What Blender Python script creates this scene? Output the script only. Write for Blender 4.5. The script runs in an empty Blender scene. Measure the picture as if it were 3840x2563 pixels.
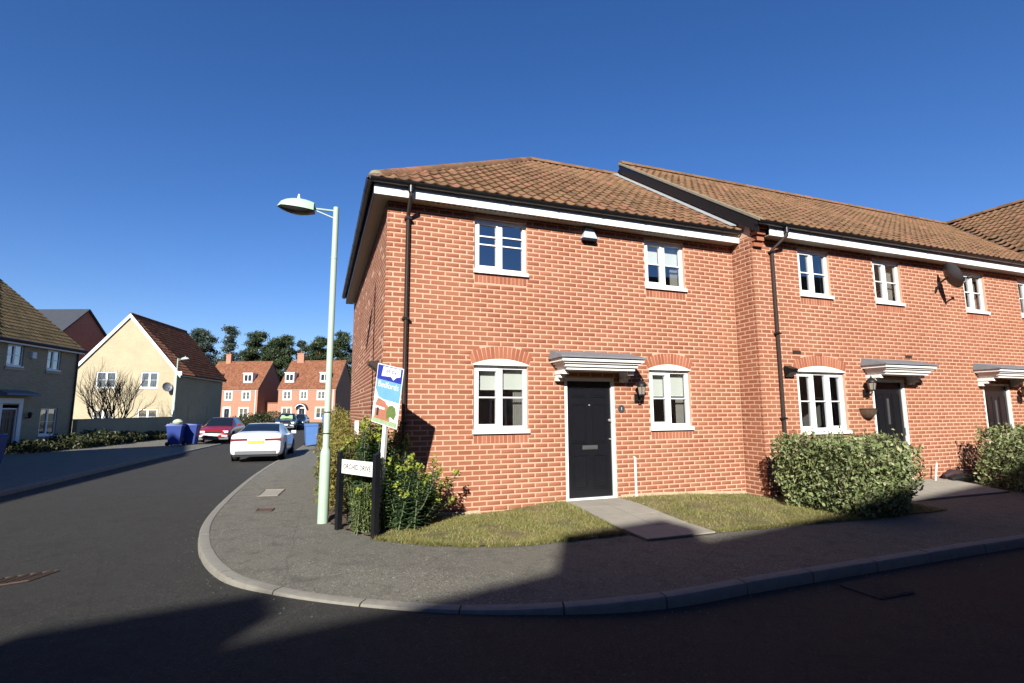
import bpy, bmesh, math, random
import numpy as np
from mathutils import Vector, Matrix
R = math.radians
random.seed(7); rng = np.random.default_rng(7)
scene = bpy.context.scene
COL = scene.collection

# ------------------------------------------------------------------ camera
CAM_Z = 1.64
cam_d = bpy.data.cameras.new('camera'); cam = bpy.data.objects.new('camera', cam_d); COL.objects.link(cam)
cam_d.sensor_width = 36.0; cam_d.lens = 18.167; cam_d.clip_start = 0.05; cam_d.clip_end = 4000
r_ = Vector((0.93746658, -0.3480551, -0.00374953)); u_ = Vector((-0.04285212, -0.12609659, 0.991092)); f_ = Vector((0.34542743, 0.92895495, 0.13312624))
m = Matrix.Identity(4)
for k in range(3):
    m[k][0] = r_[k]; m[k][1] = u_[k]; m[k][2] = -f_[k]
m[2][3] = CAM_Z
cam.matrix_world = m
scene.camera = cam
# ------------------------------------------------------------------ sun and sky
SUN_AZ = R(29.0)        # from behind the viewer, this far to the left
SUN_EL = R(29.3)
to_sun = Vector((-math.sin(SUN_AZ)*math.cos(SUN_EL), -math.cos(SUN_AZ)*math.cos(SUN_EL), math.sin(SUN_EL)))
sun_d = bpy.data.lights.new('sun', 'SUN'); sun = bpy.data.objects.new('sun', sun_d); COL.objects.link(sun)
sun_d.energy = 5.0; sun_d.angle = R(0.7); sun_d.color = (1.0, 0.955, 0.88)
sun.rotation_euler = to_sun.to_track_quat('Z', 'Y').to_euler()
world = bpy.data.worlds.new('World'); scene.world = world; world.use_nodes = True
wn = world.node_tree; wn.nodes.clear()
sky = wn.nodes.new('ShaderNodeTexSky'); sky.sky_type = 'NISHITA'; sky.sun_disc = False
sky.sun_elevation = SUN_EL; sky.sun_rotation = math.atan2(to_sun.x, to_sun.y)
sky.altitude = 0; sky.air_density = 1.0; sky.dust_density = 0.15; sky.ozone_density = 2.2
hs_ = wn.nodes.new('ShaderNodeHueSaturation'); hs_.inputs['Saturation'].default_value = 1.25
bg = wn.nodes.new('ShaderNodeBackground'); bg.inputs['Strength'].default_value = 0.066
wo = wn.nodes.new('ShaderNodeOutputWorld')
wn.links.new(sky.outputs[0], hs_.inputs['Color']); tn_ = wn.nodes.new('ShaderNodeMix'); tn_.data_type = 'RGBA'; tn_.blend_type = 'MULTIPLY'; tn_.inputs[0].default_value = 1.0; tn_.inputs[7].default_value = (0.70, 0.75, 1.0, 1)
wn.links.new(hs_.outputs[0], tn_.inputs[6]); wn.links.new(tn_.outputs[2], bg.inputs[0]); wn.links.new(bg.outputs[0], wo.inputs[0])
# ------------------------------------------------------------------ picture settings
vs = scene.view_settings
scene.display_settings.display_device = 'sRGB'
vs.view_transform = 'Standard'; vs.look = 'None'; vs.gamma = 1; vs.use_curve_mapping = False; vs.exposure = 1.12
scene.render.engine = 'CYCLES'
cy = scene.cycles
cy.use_denoising = True; cy.max_bounces = 8; cy.diffuse_bounces = 3; cy.glossy_bounces = 4; cy.transparent_max_bounces = 12
cy.caustics_reflective = False; cy.caustics_refractive = False; cy.sample_clamp_indirect = 4.0
scene.render.film_transparent = False

# ================================================================== materials
MATS = {}
def nodes_of(name):
    mt = bpy.data.materials.new(name); mt.use_nodes = True
    nt = mt.node_tree; b = nt.nodes['Principled BSDF']
    return mt, nt, b
def N(nt, t, **kw):
    n = nt.nodes.new(t)
    for k, v in kw.items():
        if k in n.inputs: n.inputs[k].default_value = v
        else: setattr(n, k, v)
    return n
def mixcol(nt, fac, a, b, blend='MIX'):
    n = nt.nodes.new('ShaderNodeMix'); n.data_type = 'RGBA'; n.blend_type = blend
    for sock, v in ((n.inputs[0], fac), (n.inputs[6], a), (n.inputs[7], b)):
        if isinstance(v, bpy.types.NodeSocket): nt.links.new(v, sock)
        elif isinstance(v, (int, float)): sock.default_value = v
        else: sock.default_value = (*v, 1)
    return n.outputs[2]
def ramp(nt, fac, stops, interp='LINEAR'):
    n = nt.nodes.new('ShaderNodeValToRGB'); n.color_ramp.interpolation = interp
    e = n.color_ramp.elements
    while len(e) < len(stops): e.new(0.5)
    for k, (p, c) in enumerate(stops):
        e[k].position = p; e[k].color = (*c, 1) if len(c) == 3 else c
    nt.links.new(fac, n.inputs[0]); return n.outputs[0]
def coords(nt, kind='Object'):
    return nt.nodes.new('ShaderNodeTexCoord').outputs[kind]
def geo_pos(nt):
    return nt.nodes.new('ShaderNodeNewGeometry').outputs['Position']
def noise(nt, scale, detail=4, rough=0.55, vec=None, out='Fac'):
    n = N(nt, 'ShaderNodeTexNoise', Scale=scale, Detail=detail, Roughness=rough)
    nt.links.new(vec if vec is not None else geo_pos(nt), n.inputs['Vector'])
    return n.outputs[out]
def piece_random(nt):
    g = nt.nodes.new('ShaderNodeNewGeometry'); o = nt.nodes.new('ShaderNodeObjectInfo')
    a = N(nt, 'ShaderNodeMath', operation='ADD'); nt.links.new(g.outputs['Random Per Island'], a.inputs[0]); nt.links.new(o.outputs['Random'], a.inputs[1])
    f = N(nt, 'ShaderNodeMath', operation='FRACT'); nt.links.new(a.outputs[0], f.inputs[0]); return f.outputs[0]
def bump(nt, b, h, dist, strength=1.0):
    n = N(nt, 'ShaderNodeBump', Strength=strength, Distance=dist)
    nt.links.new(h, n.inputs['Height']); nt.links.new(n.outputs[0], b.inputs['Normal'])
ALB = 0.63      # all surface colours below are given for a darker exposure; this brings them to real albedos
def setc(nt, b, col, k=None):
    k = ALB if k is None else k
    nt.links.new(mixcol(nt, 1.0, col, (k, k, k), 'MULTIPLY'), b.inputs['Base Color'])

def plain(name, col, rough=0.5, var=0.12, scale=6.0, metal=0.0, coat=0.0, spec=0.5, bumpd=0.0):
    mt, nt, b = nodes_of(name)
    f = noise(nt, scale, 5)
    c = mixcol(nt, f, tuple(x*(1-var) for x in col), tuple(min(1, x*(1+var)) for x in col))
    setc(nt, b, c, 0.85 if min(col) > 0.55 else ALB); b.inputs['Roughness'].default_value = rough; b.inputs['Metallic'].default_value = metal
    b.inputs['Coat Weight'].default_value = coat; b.inputs['Specular IOR Level'].default_value = spec
    if bumpd: bump(nt, b, noise(nt, scale*8, 4), bumpd)
    MATS[name] = mt; return mt

def brick_mat(name, stops, grain=0.25):
    mt, nt, b = nodes_of(name)
    c = ramp(nt, piece_random(nt), stops)
    g = noise(nt, 55, 5, 0.7)
    c = mixcol(nt, grain, c, ramp(nt, g, [(0.35, (0.16, 0.055, 0.03)), (0.5, (0.34, 0.122, 0.066)), (0.68, (0.46, 0.20, 0.12))]))
    big = noise(nt, 0.9, 4)
    c = mixcol(nt, ramp(nt, big, [(0.38, (0, 0, 0)), (0.7, (0.35, 0.35, 0.35))]), c, (0.47, 0.20, 0.115))
    setc(nt, b, c); b.inputs['Roughness'].default_value = 0.9; b.inputs['Specular IOR Level'].default_value = 0.2
    bump(nt, b, g, 0.002, 0.7)
    MATS[name] = mt; return mt
brick_mat('brick_red', [(0.0, (0.30, 0.103, 0.055)), (0.2, (0.355, 0.128, 0.068)), (0.5, (0.39, 0.148, 0.079)), (0.8, (0.37, 0.145, 0.076)), (1.0, (0.44, 0.18, 0.10))])
brick_mat('brick_soldier', [(0.0, (0.34, 0.108, 0.058)), (0.5, (0.45, 0.155, 0.085)), (1.0, (0.52, 0.21, 0.125))], 0.2)
def mortar_mat():
    mt, nt, b = nodes_of('mortar')
    g = noise(nt, 40, 5, 0.7); l = noise(nt, 0.7, 4)
    c = mixcol(nt, g, (0.60, 0.345, 0.225), (0.80, 0.485, 0.335))
    c = mixcol(nt, ramp(nt, l, [(0.4, (0, 0, 0)), (0.7, (0.4, 0.4, 0.4))]), c, (0.82, 0.56, 0.41))
    setc(nt, b, c); b.inputs['Roughness'].default_value = 0.95; bump(nt, b, g, 0.003)
    MATS['mortar'] = mt
mortar_mat()
def tile_mat(name, stops, lichen=0.5):
    mt, nt, b = nodes_of(name)
    c = ramp(nt, piece_random(nt), stops)
    big = noise(nt, 1.1, 6, 0.65)
    c = mixcol(nt, ramp(nt, big, [(0.42, (0, 0, 0)), (0.72, (lichen,)*3)]), c, (0.14, 0.10, 0.045))
    sp = noise(nt, 14, 5, 0.75)
    c = mixcol(nt, ramp(nt, sp, [(0.56, (0, 0, 0)), (0.72, (0.55,)*3)]), c, (0.30, 0.25, 0.14))
    dk = noise(nt, 9, 4, 0.7)
    c = mixcol(nt, ramp(nt, dk, [(0.3, (0.6,)*3), (0.45, (0, 0, 0))]), c, (0.05, 0.033, 0.022))
    setc(nt, b, c); b.inputs['Roughness'].default_value = 0.85; b.inputs['Specular IOR Level'].default_value = 0.25
    bump(nt, b, sp, 0.006)
    MATS[name] = mt; return mt
tile_mat('roof_tile', [(0.0, (0.17, 0.088, 0.044)), (0.3, (0.23, 0.124, 0.062)), (0.6, (0.28, 0.155, 0.078)), (0.88, (0.25, 0.128, 0.068)), (1.0, (0.36, 0.16, 0.10))])
tile_mat('roof_tile_moss', [(0.0, (0.07, 0.055, 0.026)), (0.5, (0.11, 0.085, 0.042)), (1.0, (0.15, 0.105, 0.06))], 0.6)
tile_mat('roof_tile_red', [(0.0, (0.22, 0.075, 0.04)), (0.5, (0.29, 0.105, 0.055)), (1.0, (0.36, 0.16, 0.085))], 0.3)

def tex_brick(name, c1, c2, mort, sx=1.0):
    mt, nt, b = nodes_of(name)
    # brick courses laid on walls of any direction: u = across the wall, v = height
    tc = coords(nt, 'UV')
    n = N(nt, 'ShaderNodeTexBrick', Scale=1.0); n.inputs['Mortar Size'].default_value = 0.009
    n.inputs['Brick Width'].default_value = 0.225; n.inputs['Row Height'].default_value = 0.075; n.inputs['Bias'].default_value = -0.1
    n.inputs['Color1'].default_value = (*c1, 1); n.inputs['Color2'].default_value = (*c2, 1); n.inputs['Mortar'].default_value = (*mort, 1)
    nt.links.new(tc, n.inputs['Vector'])
    big = noise(nt, 0.8, 5)
    c = mixcol(nt, ramp(nt, big, [(0.35, (0, 0, 0)), (0.75, (0.35,)*3)]), n.outputs['Color'], tuple(min(1, x*1.3) for x in c2))
    setc(nt, b, c); b.inputs['Roughness'].default_value = 0.92
    bump(nt, b, n.outputs['Fac'], -0.006)
    MATS[name] = mt; return mt
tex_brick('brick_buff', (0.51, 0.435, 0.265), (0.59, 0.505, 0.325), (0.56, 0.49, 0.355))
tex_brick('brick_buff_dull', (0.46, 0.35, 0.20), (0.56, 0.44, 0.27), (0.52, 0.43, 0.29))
tex_brick('brick_far', (0.43, 0.17, 0.10), (0.53, 0.235, 0.14), (0.60, 0.40, 0.29))

def asphalt(name, dark, light, patch, gscale=130):
    mt, nt, b = nodes_of(name)
    n1 = N(nt, 'ShaderNodeTexVoronoi', Scale=gscale); nt.links.new(geo_pos(nt), n1.inputs['Vector'])
    n2 = N(nt, 'ShaderNodeTexVoronoi', Scale=gscale*0.42); nt.links.new(geo_pos(nt), n2.inputs['Vector'])
    g = noise(nt, gscale*0.42, 6, 0.85)
    c = ramp(nt, g, [(0.30, tuple(x*0.62 for x in dark)), (0.5, tuple((a+b_)/2 for a, b_ in zip(dark, light))), (0.70, tuple(x*1.15 for x in light))])
    st = ramp(nt, n1.outputs['Color'], [(0.78, (0, 0, 0)), (0.93, (0.85,)*3)])
    c = mixcol(nt, st, c, tuple(min(1, x*2.1) for x in light))
    st2 = ramp(nt, n2.outputs['Color'], [(0.86, (0, 0, 0)), (0.97, (0.8,)*3)])
    c = mixcol(nt, st2, c, tuple(min(1, x*1.9) for x in light))
    st3 = ramp(nt, n2.outputs['Color'], [(0.05, (0.8,)*3), (0.2, (0, 0, 0))])
    c = mixcol(nt, st3, c, tuple(x*0.5 for x in dark))
    big = noise(nt, 0.55, 6, 0.6)
    c = mixcol(nt, ramp(nt, big, [(0.40, (0, 0, 0)), (0.68, (0.6,)*3)]), c, patch)
    mid = noise(nt, 4.0, 6, 0.75)
    c = mixcol(nt, ramp(nt, mid, [(0.32, (0.55,)*3), (0.5, (0, 0, 0))]), c, tuple(x*0.8 for x in dark))
    ln = N(nt, 'ShaderNodeTexNoise', Scale=0.35, Detail=3.0); nt.links.new(geo_pos(nt), ln.inputs['Vector'])
    cr = N(nt, 'ShaderNodeTexVoronoi', Scale=0.33, feature='DISTANCE_TO_EDGE'); wv = mixcol(nt, 0.12, geo_pos(nt), noise(nt, 1.4, 5, out='Color')); nt.links.new(wv, cr.inputs['Vector'])
    c = mixcol(nt, ramp(nt, cr.outputs['Distance'], [(0.0, (0.28,)*3), (0.004, (0, 0, 0))]), c, tuple(x*0.45 for x in dark))
    setc(nt, b, c); b.inputs['Roughness'].default_value = 0.88; b.inputs['Specular IOR Level'].default_value = 0.3
    bump(nt, b, g, 0.02)
    MATS[name] = mt; return mt
asphalt('asphalt', (0.031, 0.030, 0.0265), (0.074, 0.070, 0.060), (0.050, 0.047, 0.040))
asphalt('tarmac_path', (0.11, 0.104, 0.085), (0.31, 0.294, 0.240), (0.225, 0.212, 0.168))
plain('kerb_concrete', (0.26, 0.245, 0.205), 0.9, 0.28, 12, bumpd=0.006)
plain('slab_concrete', (0.36, 0.335, 0.275), 0.9, 0.2, 5, bumpd=0.004)
plain('footing_sand', (0.56, 0.43, 0.28), 0.95, 0.3, 14, bumpd=0.01)
plain('soil', (0.14, 0.095, 0.058), 0.95, 0.4, 9, bumpd=0.03)
plain('far_ground', (0.10, 0.11, 0.05), 0.95, 0.3, 0.3)
plain('white_upvc', (0.80, 0.81, 0.80), 0.35, 0.03, 3)
plain('white_paint', (0.78, 0.77, 0.74), 0.5, 0.05, 4)
plain('soffit_shaded', (0.50, 0.46, 0.38), 0.6, 0.06, 4)  # white boards; eaves shade and warm brick bounce are put into the colour
plain('black_plastic', (0.012, 0.012, 0.013), 0.35, 0.3, 12)
plain('brown_plastic', (0.05, 0.036, 0.031), 0.35, 0.25, 12)
plain('black_paint', (0.010, 0.011, 0.015), 0.30, 0.3, 8)
plain('black_iron', (0.010, 0.010, 0.010), 0.45, 0.3, 20)
plain('lead_grey', (0.20, 0.215, 0.235), 0.6, 0.3, 7)
plain('lead_flashing', (0.36, 0.375, 0.38), 0.6, 0.3, 7)
plain('stone_verge', (0.30, 0.27, 0.19), 0.9, 0.35, 10, bumpd=0.01)
plain('chrome', (0.65, 0.65, 0.66), 0.2, 0.05, 5, metal=1.0)
plain('steel_dull', (0.30, 0.30, 0.30), 0.45, 0.1, 8, metal=0.8)
plain('lamp_green', (0.47, 0.63, 0.49), 0.5, 0.07, 5)
plain('lamp_lens', (0.05, 0.05, 0.045), 0.25, 0.2, 8)
plain('lamp_bowl', (0.12, 0.13, 0.12), 0.3, 0.2, 8)
plain('grey_plastic', (0.17, 0.18, 0.20), 0.5, 0.15, 6)
plain('dish_dark', (0.085, 0.09, 0.10), 0.5, 0.15, 6)
plain('alarm_blue', (0.52, 0.62, 0.70), 0.4, 0.06, 5)
plain('blind_fabric', (0.90, 0.89, 0.80), 0.9, 0.04, 4)
plain('curtain', (0.42, 0.39, 0.34), 0.95, 0.15, 9)
plain('room_wall', (0.30, 0.285, 0.26), 0.9, 0.1, 3)
plain('lamp_glass', (0.34, 0.30, 0.24), 0.2, 0.15, 9)
plain('basket_fibre', (0.12, 0.065, 0.035), 0.95, 0.4, 30, bumpd=0.01)
plain('rust', (0.095, 0.062, 0.045), 0.85, 0.5, 20, bumpd=0.006)
plain('bark', (0.10, 0.075, 0.05), 0.95, 0.35, 8, bumpd=0.02)
plain('bark_pine', (0.17, 0.09, 0.05), 0.95, 0.35, 3)
plain('twig', (0.075, 0.055, 0.04), 0.9, 0.3, 6)
plain('stem_green', (0.13, 0.16, 0.07), 0.8, 0.3, 12)
plain('car_white', (0.80, 0.81, 0.82), 0.25, 0.02, 3, coat=0.6)
plain('car_red', (0.33, 0.014, 0.018), 0.3, 0.08, 3, coat=0.5)
plain('car_dark', (0.02, 0.024, 0.03), 0.25, 0.1, 3, coat=0.6)
plain('car_glass', (0.012, 0.018, 0.024), 0.06, 0.1, 3, spec=0.7)
plain('tyre', (0.016, 0.016, 0.016), 0.85, 0.2, 30)
plain('knob_pale', (0.42, 0.42, 0.40), 0.35, 0.1, 8)
plain('rim_metal', (0.35, 0.36, 0.38), 0.35, 0.1, 8, metal=0.9)
plain('tail_red', (0.20, 0.010, 0.014), 0.2, 0.2, 12)
plain('head_lens', (0.62, 0.64, 0.66), 0.12, 0.1, 12)
plain('plate_yellow', (0.72, 0.60, 0.07), 0.5, 0.06, 9)
plain('plate_white', (0.78, 0.78, 0.75), 0.5, 0.05, 9)
plain('sunshade_green', (0.42, 0.62, 0.30), 0.5, 0.1, 6)
plain('bin_blue', (0.010, 0.045, 0.28), 0.5, 0.12, 5)
plain('bin_pale_blue', (0.11, 0.25, 0.60), 0.55, 0.12, 5)
plain('bin_black', (0.014, 0.016, 0.022), 0.5, 0.2, 5)
plain('bag_pale', (0.62, 0.68, 0.45), 0.45, 0.12, 8)
plain('print_blue', (0.035, 0.055, 0.42), 0.4, 0.05, 5)
plain('print_sky', (0.20, 0.48, 0.80), 0.4, 0.15, 7)
plain('print_pale', (0.66, 0.78, 0.82), 0.4, 0.05, 5)
plain('print_brick', (0.55, 0.22, 0.14), 0.5, 0.2, 20)
plain('print_green', (0.16, 0.24, 0.07), 0.5, 0.5, 30)
plain('print_grass', (0.42, 0.55, 0.33), 0.5, 0.3, 20)
plain('print_dark', (0.05, 0.045, 0.04), 0.5, 0.3, 20)
plain('door_red', (0.10, 0.045, 0.03), 0.5, 0.2, 6)
plain('roof_base', (0.16, 0.09, 0.05), 0.9, 0.3, 6)
plain('slate', (0.045, 0.052, 0.065), 0.7, 0.3, 3)
plain('plum_shaded', (0.035, 0.014, 0.02), 0.7, 0.4, 12)  # plum cloth darkened in its colour to stand for shade

def glass_mat():
    mt = bpy.data.materials.new('window_glass'); mt.use_nodes = True; nt = mt.node_tree; nt.nodes.clear()
    t = N(nt, 'ShaderNodeBsdfTransparent'); t.inputs[0].default_value = (0.82, 0.86, 0.86, 1)
    g = N(nt, 'ShaderNodeBsdfGlossy'); g.inputs['Roughness'].default_value = 0.01; g.inputs['Color'].default_value = (0.95, 0.97, 1, 1)
    lw = N(nt, 'ShaderNodeLayerWeight', Blend=0.5); pw = N(nt, 'ShaderNodeMath', operation='POWER'); nt.links.new(lw.outputs['Facing'], pw.inputs[0]); pw.inputs[1].default_value = 4.0
    fr = N(nt, 'ShaderNodeMath', operation='MULTIPLY_ADD'); nt.links.new(pw.outputs[0], fr.inputs[0]); fr.inputs[1].default_value = 0.8; fr.inputs[2].default_value = 0.25
    w = noise(nt, 1.7, 2); bn = N(nt, 'ShaderNodeBump', Strength=0.06, Distance=0.02); nt.links.new(w, bn.inputs['Height'])
    nt.links.new(bn.outputs[0], g.inputs['Normal'])
    mx = N(nt, 'ShaderNodeMixShader'); nt.links.new(fr.outputs[0], mx.inputs[0]); nt.links.new(t.outputs[0], mx.inputs[1]); nt.links.new(g.outputs[0], mx.inputs[2])
    o = N(nt, 'ShaderNodeOutputMaterial'); nt.links.new(mx.outputs[0], o.inputs[0])
    MATS['window_glass'] = mt
glass_mat()
def leaf_mat(name, stops, trans=0.25, rough=0.55):
    mt, nt, b = nodes_of(name)
    g = nt.nodes.new('ShaderNodeNewGeometry')
    c = ramp(nt, g.outputs['Random Per Island'], stops)
    c = mixcol(nt, 0.35, c, mixcol(nt, noise(nt, 2.3, 3), tuple(x*0.6 for x in stops[0][1]), tuple(min(1, x*1.25) for x in stops[-1][1])))
    setc(nt, b, c); b.inputs['Roughness'].default_value = rough; b.inputs['Specular IOR Level'].default_value = 0.35
    tr = N(nt, 'ShaderNodeBsdfTranslucent'); nt.links.new(mixcol(nt, 1.0, c, (ALB, ALB, ALB), 'MULTIPLY'), tr.inputs[0])
    mx = N(nt, 'ShaderNodeMixShader'); mx.inputs[0].default_value = trans
    out = nt.nodes['Material Output']
    nt.links.new(b.outputs[0], mx.inputs[1]); nt.links.new(tr.outputs[0], mx.inputs[2]); nt.links.new(mx.outputs[0], out.inputs[0])
    MATS[name] = mt; return mt
leaf_mat('hedge_leaf', [(0.0, (0.05, 0.10, 0.025)), (0.35, (0.125, 0.20, 0.05)), (0.6, (0.21, 0.285, 0.08)), (0.85, (0.36, 0.40, 0.16)), (1.0, (0.52, 0.52, 0.28))], 0.15)
leaf_mat('shrub_leaf', [(0.0, (0.12, 0.15, 0.03)), (0.4, (0.23, 0.26, 0.05)), (0.75, (0.34, 0.32, 0.07)), (1.0, (0.38, 0.25, 0.08))], 0.25)
leaf_mat('spurge_leaf', [(0.0, (0.05, 0.11, 0.05)), (0.5, (0.10, 0.20, 0.085)), (1.0, (0.19, 0.30, 0.14))], 0.2)
leaf_mat('spurge_bract', [(0.0, (0.20, 0.30, 0.03)), (0.5, (0.36, 0.44, 0.05)), (1.0, (0.50, 0.54, 0.10))], 0.25)
leaf_mat('herb_leaf', [(0.0, (0.13, 0.22, 0.05)), (0.5, (0.25, 0.36, 0.10)), (1.0, (0.40, 0.47, 0.19))], 0.25)
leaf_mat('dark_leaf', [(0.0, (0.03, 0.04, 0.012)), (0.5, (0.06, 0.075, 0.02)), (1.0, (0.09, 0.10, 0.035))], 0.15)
leaf_mat('pine_needle', [(0.0, (0.022, 0.045, 0.022)), (0.5, (0.05, 0.085, 0.035)), (1.0, (0.10, 0.135, 0.05))], 0.15)
leaf_mat('pine_blue', [(0.0, (0.035, 0.065, 0.05)), (0.5, (0.07, 0.11, 0.08)), (1.0, (0.13, 0.165, 0.12))], 0.15)
leaf_mat('grass_blade', [(0.0, (0.10, 0.14, 0.02)), (0.35, (0.19, 0.225, 0.04)), (0.6, (0.29, 0.27, 0.06)), (0.82, (0.40, 0.33, 0.11)), (1.0, (0.50, 0.43, 0.21))], 0.2)
def lawn_mat():
    mt, nt, b = nodes_of('lawn_turf')
    g = noise(nt, 22, 6, 0.75); l = noise(nt, 2.2, 5)
    c = ramp(nt, g, [(0.3, (0.06, 0.07, 0.018)), (0.5, (0.15, 0.145, 0.04)), (0.7, (0.27, 0.22, 0.085))])
    c = mixcol(nt, ramp(nt, l, [(0.42, (0, 0, 0)), (0.6, (0.85,)*3)]), c, (0.27, 0.20, 0.10))
    setc(nt, b, c); b.inputs['Roughness'].default_value = 0.95; bump(nt, b, g, 0.04)
    MATS['lawn_turf'] = mt
lawn_mat()

# ================================================================== helpers
BASE = {}
def link(o, parent=None):
    COL.objects.link(o)
    if parent is not None:
        o.parent = parent
        if parent in BASE: o.matrix_parent_inverse = BASE[parent].inverted()
    return o
def tag(o, label=None, cat=None, group=None, kind=None):
    if label: o['label'] = label
    if cat: o['category'] = cat
    if group: o['group'] = group
    if kind: o['kind'] = kind
    return o
def thing(name, label, cat, loc=(0, 0, 0), rotz=0.0, group=None, local=False):
    o = bpy.data.objects.new(name, None); COL.objects.link(o); o.empty_display_size = 0.2
    o.location = loc; o.rotation_euler = (0, 0, rotz)
    if not local: BASE[o] = Matrix.Translation(Vector(loc)) @ Matrix.Rotation(rotz, 4, 'Z')
    return tag(o, label, cat, group)
class Frame:
    """u runs right along a wall seen from outside, w out of it, z up"""
    def __init__(s, o, n):
        l = math.hypot(*n); s.n = (n[0]/l, n[1]/l); s.u = (-s.n[1], s.n[0]); s.o = o
    def __call__(s, u, w, z):
        return (s.o[0]+u*s.u[0]+w*s.n[0], s.o[1]+u*s.u[1]+w*s.n[1], (s.o[2] if len(s.o) > 2 else 0)+z)
class MB:
    def __init__(s, T=None): s.v = []; s.f = []; s.T = T
    def add(s, vs_, fs):
        k = len(s.v); s.v += [s.T(*q) for q in vs_] if s.T else [tuple(q) for q in vs_]
        s.f += [tuple(i+k for i in f) for f in fs]; return s
    def hexa(s, p):   # 8 points: bottom 0-3 ccw seen from above, top 4-7
        return s.add(p, [(3, 2, 1, 0), (4, 5, 6, 7), (0, 1, 5, 4), (1, 2, 6, 5), (2, 3, 7, 6), (3, 0, 4, 7)])
    def box(s, a0, a1, b0, b1, c0, c1):
        if s.T:   # (u, w, z): w flips handedness
            return s.hexa([(a0, b1, c0), (a1, b1, c0), (a1, b0, c0), (a0, b0, c0), (a0, b1, c1), (a1, b1, c1), (a1, b0, c1), (a0, b0, c1)])
        return s.hexa([(a0, b0, c0), (a1, b0, c0), (a1, b1, c0), (a0, b1, c0), (a0, b0, c1), (a1, b0, c1), (a1, b1, c1), (a0, b1, c1)])
    def quad(s, *p): return s.add(p, [tuple(range(len(p)))])
    def prism(s, pts, off):   # polygon pts and the same moved by off
        n = len(pts); q = [tuple(a+b for a, b in zip(p, off)) for p in pts]
        return s.add(list(pts)+q, [tuple(range(n)), tuple(range(2*n-1, n-1, -1))]+[(i, i+n, (i+1) % n+n, (i+1) % n) for i in range(n)])
    def tube(s, path, rad, seg=8, cap=True):
        path = [Vector(p) for p in path]; rad = rad if isinstance(rad, (list, tuple)) else [rad]*len(path)
        vs_, fs = [], []; prev = None
        for i, p in enumerate(path):
            d = (path[min(i+1, len(path)-1)]-path[max(i-1, 0)]).normalized()
            a = prev if prev is not None else (Vector((1, 0, 0)) if abs(d.x) < 0.8 else Vector((0, 0, 1)))
            a = (a-d*a.dot(d)).normalized(); prev = a; b = d.cross(a)
            for k in range(seg):
                t = 2*math.pi*k/seg; vs_.append(tuple(p+(a*math.cos(t)+b*math.sin(t))*rad[i]))
        for i in range(len(path)-1):
            for k in range(seg): fs.append((i*seg+k, i*seg+(k+1) % seg, (i+1)*seg+(k+1) % seg, (i+1)*seg+k))
        if cap: fs += [tuple(range(seg-1, -1, -1)), tuple(range((len(path)-1)*seg, len(path)*seg))]
        T, s.T = s.T, None; s.add(vs_, fs); s.T = T; return s
    def lathe(s, prof, c=(0, 0, 0), seg=16, axis='z'):
        vs_, fs = [], []
        for (r, h) in prof:
            for k in range(seg):
                t = 2*math.pi*k/seg; a, b = r*math.cos(t), r*math.sin(t)
                q = {'z': (a, b, h), 'y': (a, h, -b), 'x': (h, a, b)}[axis]
                vs_.append(tuple(x+y for x, y in zip(q, c)))
        for i in range(len(prof)-1):
            for k in range(seg): fs.append((i*seg+k, i*seg+(k+1) % seg, (i+1)*seg+(k+1) % seg, (i+1)*seg+k))
        fs += [tuple(range(seg-1, -1, -1)), tuple(range((len(prof)-1)*seg, len(prof)*seg))]
        return s.add(vs_, fs)
    def build(s, name, mat, parent=None, smooth=False, uv=None):
        me = bpy.data.meshes.new(name); me.from_pydata(s.v, [], s.f)
        me.materials.append(MATS[mat] if isinstance(mat, str) else mat)
        if smooth:
            me.shade_smooth()
            if smooth != 'all': me.set_sharp_from_angle(angle=R(40))
        if uv: wall_uv(me)
        me.update()
        return link(bpy.data.objects.new(name, me), parent)
def wall_uv(me):
    uvl = me.uv_layers.new(name='uv')
    for p in me.polygons:
        n = p.normal
        t = Vector((-n.y, n.x, 0))
        if t.length < 0.1: t = Vector((1, 0, 0))
        t.normalize()
        for li in p.loop_indices:
            co = me.vertices[me.loops[li].vertex_index].co
            uvl.data[li].uv = (co.dot(t), co.z)
def np_mesh(name, V, F, mat, parent=None, kind=None):
    """fast mesh from arrays; F is (n,3) or (n,4)"""
    me = bpy.data.meshes.new(name); V = np.asarray(V, np.float32).reshape(-1, 3); F = np.asarray(F, np.int32); n, k = F.shape
    me.vertices.add(len(V)); me.vertices.foreach_set('co', V.ravel())
    me.loops.add(n*k); me.loops.foreach_set('vertex_index', F.ravel())
    me.polygons.add(n); me.polygons.foreach_set('loop_start', np.arange(0, n*k, k, dtype=np.int32))
    me.update(calc_edges=True); me.validate()
    me.materials.append(MATS[mat])
    o = link(bpy.data.objects.new(name, me), parent)
    if kind: o['kind'] = kind
    return o
def text_obj(name, body, size, loc, rot, mat, parent, extrude=0.001, width=None):
    c = bpy.data.curves.new(name, 'FONT'); c.body = body; c.size = size; c.align_x = 'CENTER'; c.align_y = 'CENTER'; c.extrude = extrude
    tmp = bpy.data.objects.new(name, c); COL.objects.link(tmp)
    bpy.context.view_layer.update()
    me = bpy.data.meshes.new_from_object(tmp.evaluated_get(bpy.context.evaluated_depsgraph_get()))
    bpy.data.objects.remove(tmp); bpy.data.curves.remove(c)
    me.materials.clear(); me.materials.append(MATS[mat]); me.name = name
    if width:
        xs = [v.co.x for v in me.vertices]; k = width/(max(xs)-min(xs))
        for v in me.vertices: v.co.x *= k
    o = bpy.data.objects.new(name, me); COL.objects.link(o); o.parent = parent
    mw = Matrix.Translation(Vector(loc)) @ rot.to_4x4()
    if parent in BASE: o.matrix_parent_inverse = BASE[parent].inverted()
    o.matrix_basis = mw
    return o
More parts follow.
